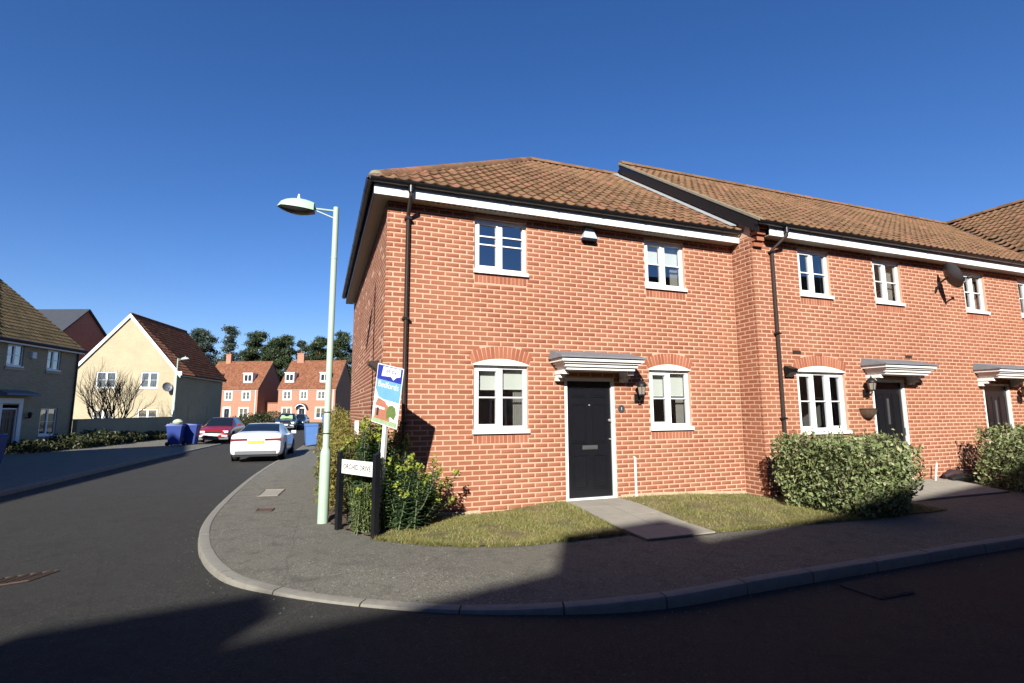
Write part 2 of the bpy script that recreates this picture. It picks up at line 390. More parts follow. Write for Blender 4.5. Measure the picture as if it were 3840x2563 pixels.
def spline(pts, step):
    P = [Vector(p) for p in pts]; P = [P[0]*2-P[1]]+P+[P[-1]*2-P[-2]]; out = []
    for i in range(1, len(P)-2):
        n = max(2, int((P[i+1]-P[i]).length/step))
        for k in range(n):
            t = k/n; a, b, c, d = P[i-1], P[i], P[i+1], P[i+2]
            out.append(0.5*((2*b)+(c-a)*t+(2*a-5*b+4*c-d)*t*t+(3*b-a-3*c+d)*t**3))
    out.append(P[-2]); return out

# ================================================================== brickwork and tiling
BL, BH, CO, RO = 0.2225, 0.0620, 0.2435, 0.0812
def brick_arrays(L, H, ch=0.004, dep=0.035):
    a, b = L/2, H/2
    V = [(-a, 0.004, -b), (a, 0.004, -b), (a, 0.004, b), (-a, 0.004, b), (-a+ch, 0, -b+ch), (a-ch, 0, -b+ch), (a-ch, 0, b-ch), (-a+ch, 0, b-ch),
         (-a, dep, -b), (a, dep, -b), (a, dep, b), (-a, dep, b)]
    F = [(4, 5, 6, 7), (0, 1, 5, 4), (1, 2, 6, 5), (2, 3, 7, 6), (3, 0, 4, 7), (8, 9, 1, 0), (9, 10, 2, 1), (10, 11, 3, 2), (11, 8, 0, 3)]
    return np.array(V), np.array(F)
BRICK_ME = {}
def brick_mesh(L, H, mat):
    key = (round(L, 3), round(H, 3), mat)
    if key not in BRICK_ME:
        V, F = brick_arrays(L, H); me = bpy.data.meshes.new('brick'); me.from_pydata(V.tolist(), [], F.tolist()); me.materials.append(MATS[mat]); BRICK_ME[key] = me
    return BRICK_ME[key]
def brickwork(parent, fr, u0, u1, z0, z1, holes, n_single, zbase=0.0, shift=0.0, ends=(False, False), mat='brick_red', arcs=()):
    """lays courses on the wall frame; the n_single largest in view become objects, the rest one mesh"""
    ang = math.atan2(fr.u[1], fr.u[0])
    rows = int(math.ceil((z1-z0)/RO)); items = []
    for r in range(rows):
        zb = z0+r*RO; h = min(BH, z1-zb)
        if h < 0.02: continue
        zc = zb+h/2
        gaps = []
        for (a, b, c, d) in holes:
            if c < zb+h-0.012 and d > zb+0.012: gaps.append((a, b))
        for (uc, zc0, rad, za, hw) in arcs:      # ring of voussoirs: nothing inside radius rad above za
            if zc > za-0.03:
                d2 = rad*rad-(zc-zc0)**2
                if d2 > 0 and zc > zc0:
                    x = min(math.sqrt(d2), hw); gaps.append((uc-x, uc+x))
        off = (shift+(r % 2)*CO/2) % CO
        u = u0-CO+off if off > 1e-6 else u0
        while u < u1:
            a, b = max(u, u0), min(u+BL, u1)
            segs = [(a, b)] if b-a > 0.03 else []
            for (g0, g1) in gaps:
                nx = []
                for (p, q) in segs:
                    if g1 <= p or g0 >= q: nx.append((p, q)); continue
                    if g0-0.006 > p: nx.append((p, g0-0.006))
                    if g1+0.006 < q: nx.append((g1+0.006, q))
                segs = nx
            for (p, q) in segs:
                if q-p > 0.028: items.append(((p+q)/2, zc, q-p, h))
            u += CO
    camv = np.array([0, 0, CAM_Z]); sc_ = []
    for it in items:
        w = np.array(fr(it[0], 0, it[1])); d = w-camv; dist = np.linalg.norm(d)
        inframe = True
        x = d@np.array(r_); y = d@np.array(u_); zf = d@np.array(f_)
        if zf <= 0 or abs(x/zf) > 0.99 or abs(y/zf) > 0.66: inframe = False
        facing = abs(d[0]*fr.n[0]+d[1]*fr.n[1])/dist
        sc_.append(it[2]*it[3]*facing/dist**2 if inframe else 0)
    order = np.argsort(-np.array(sc_)); single = set(order[:n_single].tolist())
    VV, FF, k = [], [], 0
    ca, sa = math.cos(ang), math.sin(ang)
    for i, it in enumerate(items):
        j = rng.normal(0, 0.0012)
        if i in single and sc_[i] > 0:
            o = bpy.data.objects.new('brick', brick_mesh(it[2], it[3], mat)); COL.objects.link(o); o.parent = parent
            o.location = fr(it[0], j, it[1]); o.rotation_euler = (0, 0, ang)
        else:
            V, F = brick_arrays(it[2], it[3]); P = np.array(fr(it[0], j, it[1]))
            W_ = np.stack([V[:, 0]*ca-V[:, 1]*sa, V[:, 0]*sa+V[:, 1]*ca, V[:, 2]], 1)+P
            VV.append(W_); FF.append(F+k); k += len(V)
    if VV: np_mesh('brickwork', np.concatenate(VV), np.concatenate(FF), mat, parent, 'stuff')
def wall_backing(name, fr, u0, u1, z0, z1, holes, parent, mat='mortar', recess=0.004, reveal=0.11, uv=False):
    us = sorted({u0, u1, *[h[0] for h in holes], *[h[1] for h in holes]}); zs = sorted({z0, z1, *[h[2] for h in holes], *[h[3] for h in holes]})
    us = [u for u in us if u0 <= u <= u1]; zs = [z for z in zs if z0 <= z <= z1]
    mb = MB(fr); w = -recess
    for i in range(len(us)-1):
        for k in range(len(zs)-1):
            c = ((us[i]+us[i+1])/2, (zs[k]+zs[k+1])/2)
            if any(h[0] < c[0] < h[1] and h[2] < c[1] < h[3] for h in holes): continue
            mb.quad((us[i], w, zs[k]), (us[i+1], w, zs[k]), (us[i+1], w, zs[k+1]), (us[i], w, zs[k+1]))
    for (a, b, c, d) in holes:
        e = w-reveal
        mb.quad((a, w, c), (a, e, c), (a, e, d), (a, w, d)); mb.quad((b, e, c), (b, w, c), (b, w, d), (b, e, d))
        mb.quad((a, e, c), (a, w, c), (b, w, c), (b, e, c)); mb.quad((a, w, d), (a, e, d), (b, e, d), (b, w, d))
    return mb.build(name, mat, parent, uv=uv)
def soldier_row(parent, fr, u0, u1, z0, z1, w=0.0, mat='brick_soldier'):
    n = max(1, round((u1-u0)/0.075)); st = (u1-u0)/n; ang = math.atan2(fr.u[1], fr.u[0])
    for k in range(n):
        o = bpy.data.objects.new('sill_brick', brick_mesh(st-0.010, z1-z0-0.01, mat)); COL.objects.link(o); o.parent = parent
        o.location = fr(u0+st*(k+0.5), w+0.001+rng.normal(0, .0008), (z0+z1)/2); o.rotation_euler = (0, 0, ang)
def arch_row(parent, fr, uc, zc0, rad, hw, height=0.215, mat='brick_soldier'):
    a0 = math.asin(hw/rad); n = max(6, round(2*a0*(rad+height/2)/0.075)); ang = math.atan2(fr.u[1], fr.u[0])
    for k in range(n):
        t = -a0+2*a0*(k+0.5)/n; rm = rad+height/2
        o = bpy.data.objects.new('arch_brick', brick_mesh(round(2*a0*rm/n-0.009, 3), height-0.01, mat)); COL.objects.link(o); o.parent = parent
        o.matrix_local = Matrix.Translation(Vector(fr(uc+rm*math.sin(t), 0.001, zc0+rm*math.cos(t)))) @ Matrix.Rotation(ang, 4, 'Z') @ Matrix.Rotation(t, 4, 'Y')
TW, TG = 0.21, 0.31
def tile_arrays():
    prof = [(0.0, 0.009), (0.035, -0.006), (0.083, -0.010), (0.125, -0.003), (0.150, 0.015), (0.174, 0.022), (0.199, 0.015), (0.214, 0.005)]
    V = []; n = len(prof)
    for (x, z) in prof: V.append((x, 0.0, z+0.026))
    for (x, z) in prof: V.append((x, TG+0.05, z-0.002))
    for (x, z) in prof: V.append((x, 0.004, z+0.002))
    F = []
    for i in range(n-1):
        F.append((i, i+1, n+i+1, n+i)); F.append((2*n+i, 2*n+i+1, i+1, i))
    F.append((0, n, 2*n, 0)) if False else None
    return np.array(V), np.array([f for f in F if f])
TILE_ME = {}
def tiling(parent, o, u, s, width, length, poly, n_single, mat='roof_tile', tw=1.0):
    """o eave corner, u along the eave, s up the slope; poly = outline in (u, s) metres"""
    o, u, s = Vector(o), Vector(u).normalized(), Vector(s).normalized(); nrm = u.cross(s)
    V, F = tile_arrays(); V = V*np.array([tw, tw, tw]); W_, G_ = TW*tw, TG*tw
    M = Matrix((u, s, nrm)).transposed().to_4x4()
    def inside(a, b):
        c = False; n = len(poly)
        for i in range(n):
            (x1, y1), (x2, y2) = poly[i], poly[(i+1) % n]
            if (y1 > b) != (y2 > b) and a < (x2-x1)*(b-y1)/(y2-y1)+x1: c = not c
        return c
    whole, part = [], []
    for r in range(int(length/G_)+1):
        for c in range(int(width/W_)+2):
            a, b = c*W_-0.02, r*G_-0.05
            ins = [inside(a+dx, b+dy) for dx in (0.01, W_-0.01) for dy in (0.06, G_)]
            if all(ins): whole.append((a, b))
            elif any(ins): part.append((a, b))
    def score(t):
        p = o+u*(t[0]+.15)+s*(t[1]+.17); d = p-Vector((0, 0, CAM_Z)); zf = d.dot(f_)
        if zf <= 0 or abs(d.dot(r_)/zf) > 0.99 or d.dot(nrm) > 0: return 0
        return abs(d.normalized().dot(nrm))/d.length_squared
    sc_ = [score(t) for t in whole]; order = sorted(range(len(whole)), key=lambda i: -sc_[i])
    single = {i for i in order[:n_single] if sc_[i] > 0}
    key = (mat, tw)
    if key not in TILE_ME:
        me = bpy.data.meshes.new('roof_tile'); me.from_pydata(V.tolist(), [], F.tolist()); me.materials.append(MATS[mat]); me.shade_smooth(); me.set_sharp_from_angle(angle=R(50)); TILE_ME[key] = me
    VV, FF, k = [], [], 0; MN = np.array([list(r) for r in M.to_3x3()])
    def place(t): return o+u*(t[0]+rng.normal(0, .003))+s*(t[1]+rng.normal(0, .004))+nrm*rng.normal(0.02, .0025)
    for i, t in enumerate(whole):
        p = place(t)
        if i in single:
            ob = bpy.data.objects.new('roof_tile', TILE_ME[key]); COL.objects.link(ob); ob.parent = parent
            ob.matrix_local = Matrix.Translation(p) @ M @ Matrix.Rotation(rng.normal(0, .006), 4, 'Z')
        else:
            VV.append(V@MN.T+np.array(p)); FF.append(F+k); k += len(V)
    if VV: np_mesh('tiling', np.concatenate(VV), np.concatenate(FF), mat, parent, 'stuff')
    if part:
        VV, FF, k = [], [], 0
        for t in part: VV.append(V@MN.T+np.array(place(t))); FF.append(F+k); k += len(V)
        ob = np_mesh('cut_tiling', np.concatenate(VV), np.concatenate(FF), mat, parent, 'stuff')
        bm = bmesh.new(); bm.from_mesh(ob.data)
        n = len(poly); area = sum(poly[i][0]*poly[(i+1) % n][1]-poly[(i+1) % n][0]*poly[i][1] for i in range(n))
        for i in range(n):
            a, b = poly[i], poly[(i+1) % n]
            if abs(a[1]-b[1]) < 1e-4 and a[1] < 0.3: continue
            e = Vector((b[0]-a[0], b[1]-a[1])); out = Vector((e.y, -e.x)) if area > 0 else Vector((-e.y, e.x))
            pn = (u*out.x+s*out.y).normalized(); pc = o+u*a[0]+s*a[1]
            bmesh.ops.bisect_plane(bm, geom=bm.verts[:]+bm.edges[:]+bm.faces[:], plane_co=pc, plane_no=pn, clear_outer=True)
        bm.to_mesh(ob.data); bm.free()
def ridge_run(parent, p0, p1, mat='roof_tile', rad=0.115, name='ridge_tile'):
    p0, p1 = Vector(p0), Vector(p1); d = p1-p0; L = d.length; n = max(1, round(L/0.42)); d.normalize()
    side = d.cross(Vector((0, 0, 1))).normalized(); up = side.cross(d)
    for k in range(n):
        a = p0+d*(L*k/n); b = p0+d*(L*(k+1)/n+0.03); vs_ = []
        for q, rr in ((a, rad*1.05), (b, rad)):
            for i in range(9):
                t = math.pi*i/8; vs_.append(tuple(q+side*math.cos(t)*rr+up*(math.sin(t)*rr-0.03)+Vector((0, 0, rng.normal(0, .002)))))
        mb = MB(); mb.add(vs_, [(i, i+1, i+10, i+9) for i in range(8)]+[tuple(range(8, -1, -1)), tuple(range(9, 18))])
        mb.build(name, mat, parent, smooth=True)

# ================================================================== ground
ground = MB().quad((-900, -900, -0.16), (900, -900, -0.16), (900, 2600, -0.16), (-900, 2600, -0.16)).build('ground', 'far_ground'); tag(ground, 'flat ground reaching to the horizon', kind='structure')
road = MB().quad((-60, -40, -0.1), (60, -40, -0.1), (60, 78, -0.1), (-60, 78, -0.1)).build('road', 'asphalt'); tag(road, 'dark grey asphalt road bending round the corner', kind='structure')
def pavement(name, label, ctrl, side, back):
    pts = spline([(x, y, h) for x, y, h in ctrl], 0.15)
    n = len(pts); nor = []
    for i in range(n):
        d = pts[min(i+1, n-1)]-pts[max(i-1, 0)]; d.z = 0; d.normalize()
        nor.append(Vector((d.y, -d.x, 0))*side)
    def ring(off, zf): return [Vector((p.x, p.y, 0))+nr*off+Vector((0, 0, zf(p.z))) for p, nr in zip(pts, nor)]
    A = ring(0.125, lambda h: -0.1+h-0.006); B = ring(0.75, lambda h: 0.0)
    mb = MB()
    for i in range(n-1): mb.quad(A[i], A[i+1], B[i+1], B[i])
    mb.f.append(tuple(range(len(mb.v), len(mb.v)+n+len(back)))); mb.v += [tuple(q) for q in B]+[tuple(q) for q in back]
    me = bpy.data.meshes.new(name); me.from_pydata(mb.v, [], mb.f); me.materials.append(MATS['tarmac_path'])
    bm = bmesh.new(); bm.from_mesh(me); bmesh.ops.remove_doubles(bm, verts=bm.verts, dist=1e-5)
    bmesh.ops.triangulate(bm, faces=[f for f in bm.faces if len(f.verts) > 4]); bmesh.ops.recalc_face_normals(bm, faces=bm.faces)
    if sum(f.normal.z for f in bm.faces) < 0: bmesh.ops.reverse_faces(bm, faces=bm.faces)
    bm.to_mesh(me); bm.free()
    pv = bpy.data.objects.new(name, me); COL.objects.link(pv); tag(pv, label, kind='structure')
    # kerb stones
    acc = 0; st = 0
    for i in range(1, n):
        acc += (pts[i]-pts[i-1]).length
        if acc > 0.88 or i == n-1:
            seg = list(range(st, i+1)); vs_, fs = [], []
            jig = rng.normal(0, 0.004)
            for q, k in enumerate(seg):
                p, nr = pts[k], nor[k]; d = (pts[min(k+1, n-1)]-pts[max(k-1, 0)]); d.z = 0; d.normalize()
                sh = d*(0.008 if q == 0 else (-0.008 if q == len(seg)-1 else 0))
                o = Vector((p.x, p.y, 0))+sh; h = -0.1+p.z+jig*0.4
                for off, z in ((0.0, -0.14), (0.002, h-0.035), (0.016, h-0.008), (0.045, h), (0.125, h), (0.125, -0.14)):
                    vs_.append(tuple(o+nr*(off+jig*0.5)+Vector((0, 0, z))))
            for q in range(len(seg)-1):
                for e in range(5): fs.append((q*6+e, q*6+e+1, q*6+e+7, q*6+e+6))
            fs += [(5, 4, 3, 2, 1, 0), tuple(range(len(vs_)-6, len(vs_)))]
            MB().add(vs_, fs).build('kerb_stone', 'kerb_concrete', pv, smooth=True)
            st = i; acc = 0
    return pv
KR = [(40, 4.35, .11), (20, 4.25, .11), (8.5, 4.17, .11), (4.38, 4.1, .11), (2.84, 4.08, .10), (1.64, 4.42, .045), (.69, 4.91, .03), (-.23, 5.61, .035), (-.91, 6.42, .07), (-1.37, 7.89, .10), (-1.61, 10, .10), (-1.63, 14.5, .06), (-1.45, 18.7, .04), (-1.1, 23, .04), (-.6, 30, .04), (.4, 45, .06), (1.2, 58, .08)]
pave = pavement('pavement', 'grey tarmac pavement round the house corner with concrete kerb', KR, 1, [Vector((40, 58, 0))])
KL = [(-9.5, 5, .1), (-7.3, 9, .1), (-6.45, 12, .1), (-6.17, 14.2, .1), (-5.73, 22.1, .10), (-5.36, 26.1, .06), (-4.9, 31.5, .05), (-4.2, 40, .08), (-3.4, 52, .1), (-3.2, 58, .1)]
pave2 = pavement('pavement', 'shaded tarmac pavement across the side road', KL, -1, [Vector((-60, 58, 0)), Vector((-60, 5, 0))])
def sm(t): t = max(0, min(1, t)); return t*t*(3-2*t)
def lawn_z(x, y):
    if x < 4.5: return 0.018+0.09*sm((x-2.6)/1.2)*sm((y-6.2)/1.7)
    return 0.018+0.09*sm((8.2-x)/2.6)*sm((y-5.9)/2.0)
def in_poly(poly, a, b):
    c = False; n = len(poly)
    for i in range(n):
        (x1, y1), (x2, y2) = poly[i], poly[(i+1) % n]
        if (y1 > b) != (y2 > b) and a < (x2-x1)*(b-y1)/(y2-y1)+x1: c = not c
    return c
def patch(name, label, poly, mat, zf, cell=0.05, kind='structure', jag=0.0):
    bm = bmesh.new(); xs = [p[0] for p in poly]; ys = [p[1] for p in poly]
    pts = []
    for i in range(len(poly)):
        a, b = Vector((*poly[i], 0)), Vector((*poly[(i+1) % len(poly)], 0)); n = max(1, int((b-a).length/0.08))
        for k in range(n):
            q = a.lerp(b, k/n); pts.append(q+Vector((rng.normal(0, jag), rng.normal(0, jag), 0)))
    f = bm.faces.new([bm.verts.new(p) for p in pts])
    if f.normal.z < 0: f.normal_flip()
    for ax, lo, hi in ((0, min(xs), max(xs)), (1, min(ys), max(ys))):
        t = lo+0.15
        while t < hi:
            co = Vector((t, 0, 0)) if ax == 0 else Vector((0, t, 0)); no = Vector((1, 0, 0)) if ax == 0 else Vector((0, 1, 0))
            bmesh.ops.bisect_plane(bm, geom=bm.verts[:]+bm.edges[:]+bm.faces[:], plane_co=co, plane_no=no); t += 0.2
    for v in bm.verts: v.co.z = zf(v.co.x, v.co.y)
    bmesh.ops.recalc_face_normals(bm, faces=bm.faces)
    if sum(f.normal.z for f in bm.faces) < 0: bmesh.ops.reverse_faces(bm, faces=bm.faces)
    me = bpy.data.meshes.new(name); bm.to_mesh(me); bm.free(); me.materials.append(MATS[mat]); me.shade_smooth()
    o = bpy.data.objects.new(name, me); COL.objects.link(o); return tag(o, label, kind=kind)
LAWN_A = [(.75, 7.12), (1.1, 6.78), (1.6, 6.42), (2.1, 6.22), (2.6, 6.15), (3.3, 6.17), (3.93, 6.2), (3.97, 8.21), (1.0, 8.21)]
LAWN_B = [(5.06, 5.86), (5.8, 5.80), (6.6, 5.80), (7.5, 5.74), (7.95, 5.7), (8.3, 5.7), (9.7, 5.7), (9.88, 7.66), (7.95, 7.66), (7.95, 8.21), (5.06, 8.21)]
lawn_a = patch('lawn', 'small worn lawn between the sign and the slab path', LAWN_A, 'lawn_turf', lawn_z, jag=0.012)
lawn_b = patch('lawn', 'small worn lawn between the slab path and the clipped hedge', LAWN_B, 'lawn_turf', lawn_z, jag=0.012)
bed = patch('soil_bed', 'narrow brown soil bed along the side wall', [(.24, 8.3), (.40, 7.80), (.66, 7.34), (.92, 7.08), (1.2, 7.0), (1.55, 7.6), (1.6, 8.21), (.9, 8.21), (.9, 16.5), (.15, 16.5), (.16, 10)], 'soil', lambda x, y: 0.026+0.012*math.sin(x*9)*math.cos(y*7), jag=0.015)
def grass(name, label, poly, n, clump=1.0):
    xs = [p[0] for p in poly]; ys = [p[1] for p in poly]; P = []
    while len(P) < n:
        x, y = random.uniform(min(xs)-.03, max(xs)+.02), random.uniform(min(ys)-.05, max(ys)-.02)
        if in_poly(poly, x, y+random.uniform(-.05, .05)):
            q = math.sin(x*5.1+1.3*math.sin(y*4))*math.cos(y*6.3+x*2)
            q += .55*math.sin(x*2.3+y*1.7+.6)*math.cos(y*3.1-x*1.2)
            if q > random.uniform(-1.15, 0.75): P.append((x, y, lawn_z(x, y)-.004))
    P = np.array(P); k = len(P); a = rng.uniform(0, 2*np.pi, k); h = rng.uniform(.018, .05, k)*(1+.3*np.sin(P[:, 0]*7)); w = rng.uniform(.003, .006, k)
    ln = rng.uniform(0, 2*np.pi, k); le = h*rng.uniform(.2, 1.2, k)
    d = np.stack([np.cos(a)*w, np.sin(a)*w, 0*w], 1); t = P+np.stack([np.cos(ln)*le, np.sin(ln)*le, h], 1)
    V = np.stack([P-d, P+d, t], 1).reshape(-1, 3); F = np.arange(3*k).reshape(-1, 3)
    return tag(np_mesh(name, V, F, 'grass_blade'), label, 'grass', kind='stuff')
grass('grass', 'short yellowing grass on the lawn beside the sign', LAWN_A, 26000)
grass('grass', 'short yellowing grass on the lawn beside the hedge', LAWN_B, 24000)
def tufts(name, label, line, n):
    P = []
    for k in range(n):
        i = random.randrange(len(line)-1); t = random.random(); a, b = line[i], line[i+1]
        x, y = a[0]+(b[0]-a[0])*t+rng.normal(0, .018), a[1]+(b[1]-a[1])*t+rng.normal(0, .022)
        if math.sin(x*17)*math.cos(y*13+x*5) > random.uniform(-1, .5): P.append((x, y, .006))
    P = np.array(P); k = len(P); a = rng.uniform(0, 2*np.pi, k); h = rng.uniform(.02, .075, k); w = rng.uniform(.003, .006, k); ln = rng.uniform(0, 2*np.pi, k); le = h*rng.uniform(.3, 1.1, k)
    d = np.stack([np.cos(a)*w, np.sin(a)*w, 0*w], 1); t = P+np.stack([np.cos(ln)*le, np.sin(ln)*le-.01, h], 1)
    V = np.stack([P-d, P+d, t], 1).reshape(-1, 3)
    return tag(np_mesh(name, V, np.arange(3*k).reshape(-1, 3), 'grass_blade'), label, 'grass', kind='stuff')
tufts('grass', 'ragged grass edge where the sign lawn meets the pavement', LAWN_A[:7], 5200)
tufts('grass', 'ragged grass edge where the hedge lawn meets the pavement', LAWN_B[:5], 4200)
def grit(n):
    VV, FF, k = [], [], 0
    kr = spline([(x, y, h) for x, y, h in KR[1:13]], .3)
    for i in range(n):
        p = random.choice(kr)
        if random.random() < .62: q = (p.x+rng.normal(0, .10)-.05, p.y+rng.normal(0, .10)-.12, -.098)
        else: q = (random.uniform(-1, 7), random.uniform(4.6, 8), .002)
        if q[2] > 0 and (q[1] > 6.0 and q[0] > .4): continue
        r = random.uniform(.004, .013); v = rng.normal(size=(5, 3)); v /= np.linalg.norm(v, axis=1)[:, None]; v[:, 2] = np.abs(v[:, 2])*.6
        V = np.array([(r, 0, 0), (-.4*r, .9*r, 0), (-.5*r, -.8*r, 0), (0, 0, r*.9)])@np.array([[math.cos(i), math.sin(i), 0], [-math.sin(i), math.cos(i), 0], [0, 0, 1]])+np.array(q)
        VV.append(V); FF += [(k, k+1, k+3), (k+1, k+2, k+3), (k+2, k, k+3)]; k += 4
    return tag(np_mesh('grit', np.concatenate(VV), np.array(FF), 'tarmac_path'), 'loose grit along the kerb and on the pavement', 'grit', kind='stuff')
grit(520)
# slab path to the door
path_o = patch('path', 'pale concrete slab path to the black front door', [(3.97, 5.78), (5.06, 5.78), (5.06, 8.2), (3.97, 8.2)], 'soil', lambda x, y: 0.012+.085*sm((y-6.0)/1.9), kind='structure')
for r in range(4):
    for c in range(2):
        y0, y1 = 5.80+r*.6, 5.80+r*.6+.59; x0 = 3.98+c*.54; x1 = x0+.53
        zf = lambda y: 0.030+.085*sm((y-6.0)/1.9)+rng.normal(0, .002)
        za, zb = zf(y0), zf(y1)
        MB().hexa([(x0, y0, za-.03), (x1, y0, za-.03), (x1, y1, zb-.03), (x0, y1, zb-.03), (x0, y0, za), (x1, y0, za+.002), (x1, y1, zb), (x0, y1, zb-.001)]).build('slab', 'slab_concrete', path_o)
path_b = patch('path', 'pale concrete path between the two clipped hedges', [(9.9, 6.45), (12.9, 6.45), (12.9, 7.64), (9.9, 7.64)], 'soil', lambda x, y: 0.01+.12*sm((y-6.4)/1.2), kind='structure')
for r in range(2):
    for c in range(5):
        y0, y1 = 6.47+r*.59, 6.47+r*.59+.58; x0 = 9.92+c*.6; x1 = x0+.59
        zf = lambda y: 0.028+.12*sm((y-6.4)/1.2)
        za, zb = zf(y0), zf(y1)
        MB().hexa([(x0, y0, za-.03), (x1, y0, za-.03), (x1, y1, zb-.03), (x0, y1, zb-.03), (x0, y0, za), (x1, y0, za), (x1, y1, zb), (x0, y1, zb)]).build('slab', 'slab_concrete', path_b)

# ================================================================== windows, doors, canopies
def window(parent, fr, u0, u1, z0, z1, lights=2, bars=(0.5,), blind=None, tr=0.0, depth=-0.055, arch=0.0, sill=True, simple=False, split=None, curtain=False, dark=False, label=None):
    fw = 0.06; w0, w1 = depth-0.06, depth
    mb = MB(fr)
    zs = z0+(0.06 if sill else 0)
    mb.box(u0, u1, w0, w1, zs, zs+fw); mb.box(u0, u1, w0, w1, z1-fw, z1)
    mb.box(u0, u0+fw, w0, w1, zs+fw, z1-fw); mb.box(u1-fw, u1, w0, w1, zs+fw, z1-fw)
    ed = [u0+fw+(u1-u0-2*fw)*k/lights for k in range(lights+1)] if split is None else split
    mw = 0.05
    for e in ed[1:-1]: mb.box(e-mw/2-.015, e+mw/2+.015, w0, w1, zs+fw, z1-fw)
    panes = []
    for k in range(lights):
        a = ed[k]+(0 if k == 0 else mw/2+.015); b = ed[k+1]-(0 if k == lights-1 else mw/2+.015); c, d = zs+fw, z1-fw
        if k % 2 == 0 or simple:  # opening casement: its own frame, a little proud
            s = 0.034
            for q in ((a, b, c, c+s), (a, b, d-s, d), (a, a+s, c+s, d-s), (b-s, b, c+s, d-s)): mb.box(q[0], q[1], w0+.01, w1+.012, q[2], q[3])
            a, b, c, d = a+s, b-s, c+s, d-s
        panes.append((a, b, c, d))
    win = mb.build('window', 'white_upvc', parent)
    if label: win['label'] = label
    for (a, b, c, d) in panes:
        MB(fr).quad((a, w0+.03, c), (b, w0+.03, c), (b, w0+.03, d), (a, w0+.03, d)).build('pane', 'window_glass', win)
        for t in bars:
            zb = c+(d-c)*t; MB(fr).box(a, b, w0+.034, w1-.004, zb-.011, zb+.011).build('glazing_bar', 'white_upvc', win)
        if blind:
            zb = d-(d-c)*blind; m_ = MB(fr); n = 7
            m_.box(a-.02, b+.02, w0-.05, w0-.045, zb, d+.02); m_.box(a-.02, b+.02, w0-.055, w0-.04, zb-.015, zb)
            m_.build('blind', 'blind_fabric', win)
    if curtain:
        m_ = MB(fr); n = 10; a, b = panes[-1][1]-.14, panes[-1][1]+.05
        for k in range(n):
            ua, ub = a+(b-a)*k/n, a+(b-a)*(k+1)/n; wa, wb = w0-.09-.025*(k % 2), w0-.09-.025*((k+1) % 2)
            m_.quad((ua, wa, zs), (ub, wb, zs), (ub, wb, z1), (ua, wa, z1))
        m_.build('curtain', 'curtain', win)
    if sill: MB(fr).box(u0-.02, u1+.025, w0, 0.045, z0, zs).build('sill', 'white_upvc', win)
    # the room behind
    m_ = MB(fr); a, b, c, d, e = u0-.35, u1+.35, z0-.3, z1+.12, w0-1.9; g = w0-.115
    m_.quad((a, e, c), (b, e, c), (b, e, d), (a, e, d)); m_.quad((a, e, c), (a, e, d), (a, g, d), (a, g, c)); m_.quad((b, e, d), (b, e, c), (b, g, c), (b, g, d))
    m_.quad((a, e, c), (a, g, c), (b, g, c), (b, e, c)); m_.quad((a, e, d), (b, e, d), (b, g, d), (a, g, d))
    for q in ((a, u0, c, d), (u1, b, c, d), (u0, u1, c, z0), (u0, u1, z1, d)): m_.quad((q[0], g, q[2]), (q[0], g, q[3]), (q[1], g, q[3]), (q[1], g, q[2]))
    m_.build('room_lining', 'room_wall', win)
    if arch:  # segmental white head panel
        hw = (u1-u0)/2; rad = (hw*hw+arch*arch)/(2*arch); uc = (u0+u1)/2; zc = z1+.02+arch-rad; pts = []
        for k in range(15):
            t = -1+2*k/14; a = math.asin(hw/rad)*t; pts.append((uc+rad*math.sin(a), 0.004, zc+rad*math.cos(a)))
        MB(fr).prism([(u0, .004, z1+.018)]+pts+[(u1, .004, z1+.018)], (0, -.05, 0)).build('arch_panel', 'white_upvc', win)
        MB(fr).box(u0-.012, u1+.012, -.06, 0.02, z1-.002, z1+.018).build('head_drip', 'white_upvc', win)
    return win
